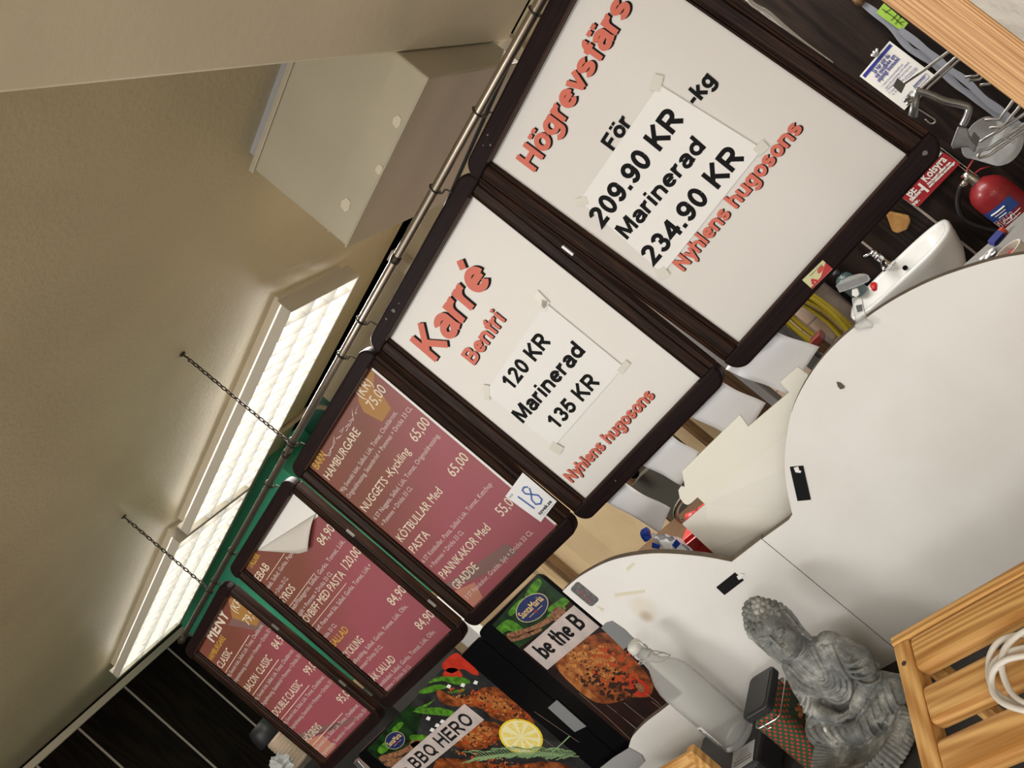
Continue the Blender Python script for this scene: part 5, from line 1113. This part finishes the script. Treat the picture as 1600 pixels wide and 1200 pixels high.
# wall sign, notice, green note
def on_wall(u, v, d=.0): return W(u, v, 1, YB-d)
def wall_plate(name, px, d, m, lab, cat):
    P = [on_wall(u, v, d) for u, v in px]; t = thing(name, sum(P, Vector())/len(P), lab, cat); done(G().prism(P, (0, .002, 0)), 'plate', m, t); return t, P
def pl_text(t, rows, m, name, d, fat=.0005):
    g = G()
    for s, a, b, cap in rows:
        A = on_wall(*a, d); B = on_wall(*b, d); ax = (B-A).normalized(); up = Vector((-ax.z, 0, ax.x)); text(g, s, A, ax, up, (B-A).length, cap, fat=fat)
    done(g, name, m, t, clean=False)
M_SIGNR = mat('sign_red', (.36, .018, .026), .4); M_SIGNW = mat('sign_white', (.80, .78, .74), .4)
t, P = wall_plate('fire_sign', [(1475, 238.5), (1500, 255.5), (1434, 324), (1410, 309)], .012, M_SIGNR, 'red extinguisher type sign reading Kolsyra below the near board corner', 'sign')
pl_text(t, [('BE', (1423, 308), (1433, 297), .026), ('Släckare', (1425, 315), (1443, 296), .012), ('Nr.', (1430, 321), (1437, 313), .012), ('Kolsyra', (1447.5, 284.5), (1480, 250), .028), ('Mot brand i vätskor mm.', (1451, 289), (1486, 254), .008), ('samt i elektriska utrustningar', (1453, 293), (1493, 254), .008)], M_SIGNW, 'sign_lettering', .0135, .0009)
a, b = on_wall(1435, 287, .0135), on_wall(1451, 299.5, .0135)
done(G().ribbon([a, b], .008, up=(0, -1, 0)), 'divider', M_SIGNW, t)
done(G().prism([on_wall(u, v, .014) for u, v in ((1464, 236), (1472, 239.5), (1459, 254), (1458, 246))], (0, .004, 0)), 'backing_card', M_SIGNW, t)
M_NAVY = mat('notice_blue', (.025, .035, .26), .45)
t, P = wall_plate('food_notice', [(1343, 119), (1390, 64), (1461, 118), (1413, 172)], .010, M_SIGNW, 'white notice with a blue band on the dark wall above the wire hooks', 'notice')
done(G().prism([on_wall(u, v, .0115) for u, v in ((1347.5, 118), (1390, 68.5), (1394, 71.5), (1351.5, 121.5))], (0, .001, 0)), 'header_band', M_NAVY, t)
pl_text(t, [('Så här gör du', (1367, 115), (1391, 88), .015), ('vid misstanke om', (1370, 122.5), (1400, 88), .015), ('otjänligt livsmedel:', (1374, 128.5), (1406.5, 92), .015)], M_NAVY, 'notice_heading', .0115, .00035)
pl_text(t, [('1. Undvik att smaka på livsmedlet och', (1379, 136), (1411, 101), .007), ('spara förpackning med etikett', (1384, 139), (1421, 98), .007), ('2. Kontakta butiken där varan köpts och', (1386, 143), (1424, 104), .007), ('3. Lämna livsmedlet till kommunen', (1390, 147), (1432, 106), .007), ('4. Kontakta miljökontoret', (1396, 149), (1434, 108), .007), ('Anticimex', (1430, 139), (1447, 121), .014)], M_NAVY, 'notice_lettering', .0115, 0)
g = G(); pts = [on_wall(u, v, .0115) for u, v in ((1427, 135), (1446, 115), (1452, 120), (1433, 140))]; g.tube(pts, .0008, 4, closed=True); pts = [on_wall(u, v, .0115) for u, v in ((1410, 157), (1424, 142), (1430, 148), (1416, 163))]; g.tube(pts, .0008, 4, closed=True)
done(g, 'logo_outline', M_NAVY, t)
t = thing('wall_hook', on_wall(1368, 84, .01), 'small white hook on the dark wall above the white notice', 'hook')
g = G()
for (u, v, u2, v2) in ((1362, 86, 1370, 87), (1365, 81, 1371, 86), (1370, 77, 1371, 86)): g.tube([on_wall(u, v, .03), on_wall((u+u2)/2, (v+v2)/2, .02), on_wall(u2, v2, .006)], .004, 8)
done(g, 'prongs', M_WHITE, t, smooth=True)
t, P = wall_plate('green_note', [(1381, 5), (1419, 36), (1409, 49), (1369, 20)], .05, mat('note_green', (.30, .50, .06), .6), 'bright green paper note clipped to the grey straps', 'note')
g = G()
for (a, b) in (((1378, 14), (1410, 40)), ((1382, 20), (1400, 10)), ((1392, 32), (1402, 22)), ((1398, 38), (1408, 24)), ((1400, 20), (1408, 28)), ((1404, 36), (1414, 34))): g.tube([on_wall(*a, .0515), on_wall((a[0]+b[0])/2+1, (a[1]+b[1])/2-1, .0515), on_wall(*b, .0515)], .0008, 4)
done(g, 'handwriting', M_INK, t)
M_STRAP = mat('grey_strap', (.24, .25, .29), .45)
def strap(px, w_, lab, yd=.03):
    P = [W(u, v, 1, YB-yd) for u, v in px]; P = spline(P, 5); g = G()
    vs_ = []
    for i, p in enumerate(P):
        tv = (P[min(i+1, len(P)-1)]-P[max(i-1, 0)]).normalized(); nn = Vector((tv.z, 0, -tv.x)); ww = w_*(.85+.25*math.sin(i*.4)**2)
        vs_ += [p+nn*ww/2+Vector((0, 0, 0)), p-nn*ww/2]
    g.add(vs_, [(2*i, 2*i+1, 2*i+3, 2*i+2) for i in range(len(P)-1)])
    return tag(done(g, 'hanging_strap', M_STRAP, solid=.0012), lab, 'strap', 'grey straps on the wall')
strap([(1349, 6), (1375, 26), (1399, 49), (1420, 75), (1442, 88), (1465, 105), (1497, 135), (1525, 154), (1557, 180), (1600, 216)], .020, 'grey strap hanging on the dark wall, the one nearer the notice')
strap([(1406, 46), (1435, 69), (1459, 88), (1482, 107), (1510, 127), (1540, 156), (1568, 176), (1592, 196), (1620, 214)], .020, 'grey strap hanging on the dark wall, the one nearer the pine post', .06)
tag(done(G().tube([W(1334, -10, 1, YB-.03), W(1342, 0, 1, YB-.03), W(1349, 6, 1, YB-.03)], [.016, .016, .012], 10), 'strap_toggle', M_BROWN, smooth=True), 'brown wooden toggle at the top of the grey straps', 'toggle')
wc_ = [(1160, -20), (1172, 2), (1185, 12), (1200, 20), (1225, 42), (1250, 63), (1275, 82), (1300, 100)]
tag(done(G().tube(spline([W(u, v, 1, 2.0) for u, v in wc_], 5), .005, 8), 'cable', mat('white_cable2', (.72, .70, .66), .45), smooth=True), 'white cable along the right side of the Högrevsfärs board', 'cable')
g = G(); p_ = [on_wall(u, v, .02) for u, v in ((1384, 334), (1392, 331), (1420, 337), (1423, 345), (1417, 359), (1402, 365), (1394, 361))]
tag(done(G().prism(p_, (0, .016, 0)), 'wooden_plaque', mat('honey_wood', (.55, .32, .11), .4, col2=(.34, .17, .05), vscale=25), bevel=.005), 'small honey coloured wooden plaque on the wall above the tap', 'plaque')
# ---------------------------------------------------------------- wire hooks on the rack at the right
YH = 1.95
M_HOOK = mat('hook_zinc', (.50, .48, .46), .3, .9)
def hk(px): return [W(u, v, 1, YH) for u, v in px]
t = thing('display_rack', W(1640, 160, 1, YH+.1), 'steel upright behind the pine post that carries the wire hooks', 'rack')
ru = W(1625, 150, 1, YH); done(G().span((ru.x+.0, YH-.02, ZC-.5), (ru.x+.05, YH+.02, ZC+.745)), 'upright', M_HOOK, t, bevel=.003)
def hook(lines_, lab, plate=None, r=.0034):
    t = thing('wire_hook', hk(lines_[0])[0], lab, 'hook', 'zinc display hooks')
    g = G()
    for px in lines_: g.tube(hk(px), r, 8)
    done(g, 'wire', M_HOOK, t, smooth=True)
    if plate: done(G().prism([p+Vector((0, -.006, 0)) for p in hk(plate)], (0, .003, 0)), 'tag_plate', mat('tag_holder', (.20, .195, .18), .4), t, bevel=.001)
hook([[(1406, 135), (1440, 112), (1478, 84), (1560, 24)]], 'wire hook with a square plate over the white notice', [(1402, 121), (1415, 132), (1408, 146), (1395, 134)])
hook([[(1412, 158), (1424, 153), (1448, 130), (1491, 92), (1560, 32)], [(1416, 163), (1430, 158), (1452, 135), (1495, 96), (1564, 36)], [(1412, 158), (1422, 149)], [(1416, 163), (1428, 152)]], 'double wire hook below the one with the square plate')
hook([[(1538, 188), (1561, 187), (1577, 166), (1610, 120)]], 'short bent hook end, upper one beside the clear jug')
hook([[(1546, 200), (1566, 199), (1589, 172), (1620, 130)]], 'short bent hook end, lower one beside the clear jug')
hook([[(1531, 221), (1560, 205), (1598, 180), (1640, 150)]], 'straight wire hook with a plate by the metal bracket', [(1521, 204), (1531, 215), (1526, 229), (1515, 218)])
hook([[(1572, 215), (1544, 233), (1532, 235), (1528, 244), (1530, 247), (1545, 243), (1576, 221), (1640, 175)], [(1572, 215), (1632, 170)]], 'looped wire hook above the fire extinguisher')
hook([[(1508, 120.5), (1526, 118.5), (1560, 90)]], 'pale short hook tip beside the post, highest', r=.0028)
hook([[(1513, 126), (1530, 124), (1560, 100)]], 'pale short hook tip beside the post, middle', r=.0028)
hook([[(1531, 133), (1546, 131), (1580, 105)]], 'pale short hook tip beside the post, lowest', r=.0028)
t = thing('metal_bracket', hk([(1500, 190)])[0], 'bent zinc bracket hanging between the notice and the extinguisher', 'bracket')
M_ZINC = mat('worn_zinc', (.36, .36, .35), .35, .7, var=.3, vscale=30)
g = G(); P = hk([(1431, 141), (1452, 147), (1475, 157), (1500, 163), (1513, 168), (1511, 182), (1504, 196)]); g.tube(spline(P, 5), .0125, 8, flat=(1, .6)); done(g, 'arm', M_ZINC, t, smooth=True)
done(G().prism(hk([(1497, 198), (1512, 200), (1516, 214), (1531, 217), (1523, 240), (1512, 230), (1489, 233), (1486, 228)]), (0, .012, 0)), 'jaw', M_ZINC, t, bevel=.003)
done(G().tube(hk([(1434, 140), (1429, 165), (1426, 183)]), [.007, .009, .010], 10), 'stub', M_ZINC, t, smooth=True)
done(G().tube(spline(hk([(1434, 170), (1450, 180), (1461, 188), (1458, 193), (1452, 192), (1446, 186)]), 5), .0018, 6), 'wire_end', M_HOOK, t, smooth=True)
jc = hk([(1607, 243)])[0]
t = thing('measuring_jug', jc, 'clear plastic jug hanging on a hook at the right edge', 'jug')
M_CLEARP = mat('clear_plastic', (.86, .87, .87), .22, trans=.72, ior=1.1)
jd = Vector((.25, -.75, -.62)).normalized()
done(G().lathe([(0, 0), (.036, 0), (.041, .008), (.046, .08), (.0475, .082), (.0445, .08), (.039, .008), (0, .004)], jc-jd*.05, -jd, 32), 'cup', M_CLEARP, t, smooth=True)
done(G().tube(spline(hk([(1585, 222), (1570, 214), (1580, 200), (1600, 195)]), 5), .008, 8, flat=(1, .5)), 'handle', M_CLEARP, t, smooth=True)
# transparent price clip on the panel's top edge
b0 = W(1348, 508, 1, YP+.004)
t = thing('price_clip', b0, 'clear plastic price clip standing on the rim of the right white lobe', 'holder')
M_ACR = mat('clear_acrylic', (.95, .96, .96), .06, trans=.75, ior=1.2)
done(G().prism(pw([(1334, 512), (1352, 500), (1365, 508), (1364, 513), (1340, 517)], YP-.012), (0, .03, 0)), 'clamp', M_ACR, t, bevel=.002)
done(G().prism(pw([(1331, 467), (1347, 465), (1350, 482), (1356, 503), (1340, 511), (1334, 490)], YP+.0), (0, .006, 0)), 'stem', M_ACR, t, bevel=.001)
done(G().prism(pw([(1331, 453), (1340, 451), (1343, 460), (1338, 465), (1331, 462)], YP+.0), (0, .006, 0)), 'joint', M_WHITE, t, bevel=.001)
done(G().prism(pw(smooth_px([(1306, 447), (1320, 436), (1340, 429), (1354, 429.5), (1357, 440), (1312, 457)], 3), YP+.002), (0, .003, 0)), 'ticket_plate', M_ACR, t)
done(G().prism(pw([(1307, 447), (1354, 431), (1356.5, 440), (1311, 457)], YP-.001), (0, .0025, 0)), 'ticket_grip', mat('acrylic_shade', (.30, .29, .30), .15, alpha=.4), t)
done(G().prism(pw([(1337, 478), (1347, 476), (1348, 486), (1340, 488)], YP-.0015), (0, .0012, 0)), 'barcode', mat('barcode_grey', (.10, .10, .10), .5), t)
# ---------------------------------------------------------------- steel table at the right with rolls
zt_ = -.655; ya = W(1556, 369, 2, zt_).y; xa_ = W(1512, 408, 2, zt_).x
t = thing('side_table', (xa_+.5, ya-.3, 0), 'grey table top below the fire extinguisher at the right edge', 'table')
done(G().span((xa_-.12, ya-.55, ZC+zt_-.03), (xa_+.95, ya, ZC+zt_)), 'top', mat('table_grey', (.26, .25, .235), .35, var=.1), t, bevel=.004)
for sx, sy in ((-.09, -.52), (.92, -.52), (-.09, -.03), (.92, -.03)): done(G().span((xa_+sx-.02, ya+sy-.02, 0), (xa_+sx+.02, ya+sy+.02, ZC+zt_-.03)), 'leg', M_GREY, t)
def tp(u, v, dz=0.): return W(u, v, 2, zt_+dz)
rc = tp(1572, 393, .11); rc.z = ZC+zt_+.001
t = thing('paper_tube', rc, 'upright cream paper tube with red and blue inside on the grey table', 'tube')
done(G().lathe([(.0, 0), (.034, 0), (.034, .109), (.0305, .109), (.0305, .09)], rc, (0, 0, 1), 32), 'tube', mat('cream_roll', (.66, .60, .48), .5), t, smooth=False)
done(G().lathe([(0, .088), (.0305, .088), (.0305, .094), (0, .094)], rc, (0, 0, 1), 28), 'blue_filling', mat('core_blue', (.10, .11, .28), .4), t)
done(G().lathe([(0, .094), (.016, .094), (.014, .101), (0, .103)], rc, (0, 0, 1), 20), 'red_cap', mat('core_red', (.45, .02, .03), .35), t)
mk0, mk1 = tp(1549, 381, .012), tp(1564, 364, .012)
t = thing('marker', mk0, 'dark blue box marker lying behind the cream paper tube', 'pen')
done(G().tube([mk0, mk1], .013, 4), 'body', mat('marker_navy', (.02, .03, .20), .35), t)
done(G().tube([mk1, mk1+(mk1-mk0)*.30], .0115, 8), 'cap', mat('marker_red', (.42, .05, .03), .4), t)
g = G(); c_ = tp(1540, 398, .008)
def rag(u, v): return tp(1530+22*u+4*v, 404-18*u+8*v, .006+.010*math.sin(9*u)*math.sin(7*v)+.01*v)
tag(done(G().grid(rag, 12, 8), 'paper_scrap', mat('white_scrap', (.82, .82, .83), .5), smooth=True, solid=.001), 'crumpled white scrap on the grey table left of the cream paper tube', 'paper')
# ---------------------------------------------------------------- behind the panels: hose, bag, red box, basket
hc = W(1275, 500, 1, YB-.04); M_HOSE = mat('yellow_hose', (.40, .30, .025), .4)
g = G(); pts = []
for i in range(8):
    a_, b_ = .055+.006*((i*3) % 5), .17+.012*((i*2) % 5); ox = .012*((i*7) % 5-2)
    for j in range(14):
        q = 2*math.pi*j/14; pts.append(hc+Vector((ox+a_*math.sin(q), -.02-.012*i % .05, .02*((i*5) % 3-1)+b_*math.cos(q))))
g.tube(spline(pts, 4), .0085, 8)
tag(done(g, 'hose_coil', M_HOSE, smooth=True), 'yellow hose coil hanging on the beige tiled wall', 'hose')
tag(done(G().tube([hc+Vector((0, .045, .175)), hc+Vector((0, -.07, .178)), hc+Vector((0, -.075, .195))], .008, 8), 'hose_peg', M_IRON), 'peg in the tiled wall that carries the yellow hose', 'peg')
pa_, pb_ = W(1265, 538, 1, 2.5), W(1275, 521, 1, 2.5); t = thing('brown_box', ((pa_.x+pb_.x)/2, 2.53, 0), 'narrow brown box with a red top edge under the yellow hose', 'box')
done(G().span((pa_.x, 2.50, .0), (pb_.x, 2.56, pa_.z-.02)), 'body', M_BROWND, t, bevel=.003)
done(G().span((pa_.x-.001, 2.499, pa_.z-.02), (pb_.x+.001, 2.561, pa_.z)), 'red_edge', mat('edge_red', (.16, .02, .015), .5), t)
# work bench behind the panels
ZW_ = W(1050, 860, 1, 1.75).z-.03
t = thing('work_bench', (-1.5, 1.75, 0), 'low work bench behind the white panels', 'bench')
done(G().span((-2.3, 1.40, ZW_-.03), (-.7, 2.1, ZW_)), 'top', M_BROWND, t)
for x in (-2.25, -.75):
    for y in (1.45, 2.05): done(G().span((x-.025, y-.025, 0), (x+.025, y+.025, ZW_-.03)), 'leg', M_BROWND, t)
def wz(pts, y, dy, name, m, t=None, **k_): return done(G().prism([W(u, v, 1, y) for u, v in pts], (0, dy, 0)), name, m, t, **k_)
rbx = [W(u, v, 1, 1.62) for u, v in ((1053, 838), (1078, 816), (1108, 850), (1100, 872))]
t = thing('red_box', (rbx[0].x+.05, 1.66, ZW_), 'red box with folded flap between the cream carton and the left lobe', 'box')
M_RBOX = mat('box_red', (.45, .02, .02), .4)
x0 = W(1056, 842, 1, 1.62).x; x1 = W(1106, 800, 1, 1.62).x; ztop = W(1075, 838, 1, 1.62).z
done(G().span((x0, 1.62, ZW_), (x1, 1.76, ztop)), 'body', M_RBOX, t, bevel=.003)
done(G().box(((x0+x1)/2-.01, 1.615, ztop-.030), (x1-x0, .004, .05), Matrix.Rotation(.5, 3, 'X')), 'flap', M_RBOX, t)
done(G().tube([W(1078, 812, 1, 1.72), W(1088, 806, 1, 1.72), W(1095, 814, 1, 1.72)], .02, 8), 'round_lid', M_RBOX, t, smooth=True)
b_ = W(1035, 845, 1, 1.55); bzl = ZW_
t = thing('detergent_bag', (b_.x, 1.55, bzl), 'white and blue detergent bag behind the top of the left white lobe', 'bag')
M_BAG = mat('bag_white', (.80, .81, .84), .25); M_BAGB = mat('bag_blue', (.03, .10, .62), .3)
def bagf(u, v):
    A = W(1016, 836, 1, 1.55).lerp(W(1056, 844, 1, 1.55), u); B = Vector((A.x+.01*(u-.5), A.y, bzl)); p = A.lerp(B, v)
    p.y -= .035*math.sin(math.pi*u)*math.sin(math.pi*min(1, v*1.2+.08))+.006*math.sin(17*u+11*v); return p
done(G().grid(bagf, 14, 14), 'front', M_BAG, t, smooth=True, solid=.002)
def bagb(u, v): p = bagf(u, v); p.y = 1.55+(1.55-p.y)+.003; return p
done(G().grid(bagb, 10, 10), 'back', M_BAG, t, smooth=True)
done(G().tube(spline([W(1012, 830, 1, 1.53), W(1007, 834, 1, 1.53), W(1013, 842, 1, 1.53)], 4), [.012]*9, 8), 'blue_cap', M_BAGB, t, smooth=True)
wz([(1019, 848), (1032, 853), (1030, 858), (1018, 856)], 1.505, .003, 'blue_patch', M_BAGB, t)
wz([(1056, 843), (1063, 850), (1056, 858), (1050, 852)], 1.53, .003, 'blue_patch', M_BAGB, t)
t = thing('steel_basket', W(1060, 800, 1, 1.85), 'rounded chrome handle of a basket between the cream carton and the red box', 'basket')
done(G().tube(spline([W(1068, 776, 1, 1.85), W(1058, 792, 1, 1.85), W(1056, 803, 1, 1.85), W(1060, 811, 1, 1.85), W(1068, 816, 1, 1.85)], 6), .008, 10), 'handle', M_CHROME, t, smooth=True)
done(G().span((W(1068, 776, 1, 1.85).x-.02, 1.86, ZW_), (W(1068, 776, 1, 1.85).x+.25, 2.05, W(1068, 816, 1, 1.85).z-.02)), 'box', M_HOOK, t, bevel=.01)
p_ = W(1005, 762, 1, 2.40)
t = thing('knife_block', (p_.x, 2.4, 0), 'dim grey utensil rack with a black knob seen past the brown batten', 'rack')
done(G().span((p_.x-.05, 2.43, .3), (p_.x+.10, 2.5, p_.z+.03)), 'body', mat('utensil_grey', (.09, .085, .07), .4, .3), t)
done(G().ell((p_.x+.01, 2.42, p_.z+.06), (.022, .02, .02)), 'knob', M_BLACK, t, smooth=True)
done(G().span((p_.x-.05, 2.425, .3), (p_.x+.10, 2.43, .32)), 'foot', M_HOOK, t)
# ---------------------------------------------------------------- things at the lower left, by the end wall
YD = 2.1; dq = W(430, 1150, 1, YD)
t = thing('cup_dispenser', (dq.x, YD, ZK), 'stack of cream cups under a dark holder left of the MENY board', 'dispenser')
cx_, cz_ = W(446, 1168, 1, YD).x, W(428, 1148, 1, YD).z
done(G().lathe([(.055, .0), (.058, .012), (.055, .016)]+[q for i in range(9) for q in ((.055, .02+.02*i), (.058, .036+.02*i))]+[(.05, .21), (0, .21)], (cx_, YD, cz_-.22), seg=24), 'cup_stack', mat('cup_cream', (.50, .38, .28), .5), t)
done(G().lathe([(0, .11), (.06, .11), (.075, .07), (.08, 0), (.06, -.01), (0, -.01)], (cx_-.03, YD, cz_+.0), seg=20), 'holder', M_BOX, t, smooth=True)
p_ = W(434, 1192, 1, 1.95); TZC = cz_-.221
t = thing('plastic_bag', p_, 'crumpled clear plastic bag below the cup stack at the bottom edge', 'bag')
def crum(u, v):
    a = 2*math.pi*u; b = math.pi*v; r = .055*(1+.22*math.sin(5*a+3*b)+.15*math.sin(9*b+2*a)); return Vector((p_.x, p_.y, max(p_.z-.03, TZC+.075)))+Vector((r*math.sin(b)*math.cos(a), r*math.sin(b)*math.sin(a), r*1.1*math.cos(b)))
done(G().grid(crum, 16, 10), 'film', mat('crumpled_film', (.75, .76, .76), .15, trans=.5), t)
t = thing('side_counter', (-3.9, 2.1, 0), 'dark counter along the end wall under the cup stack', 'counter')
done(G().span((-5.3, 1.85, TZC-.04), (-3.05, 2.4, TZC)), 'top', M_CTR, t)
done(G().span((-5.25, 1.9, 0), (-3.1, 2.35, TZC-.04)), 'body', M_CTR, t)
q_ = W(563, 1194, 1, 1.40)
t = thing('silver_canister', q_, 'small silver tube beside the left corner of the BBQ HERO poster', 'canister')
a_, b_ = W(571, 1186, 1, 1.40), W(560, 1204, 1, 1.40)
done(G().box((a_+b_)/2, (.035, .02, .05), Matrix.Rotation(.2, 3, 'Y')), 'foil', mat('foil', (.70, .70, .70), .2, .9), t, bevel=.003)
done(G().span((b_.x-.02, 1.39, 0.003), (b_.x+.02, 1.41, b_.z-.0)), 'stem', M_PINE, t)
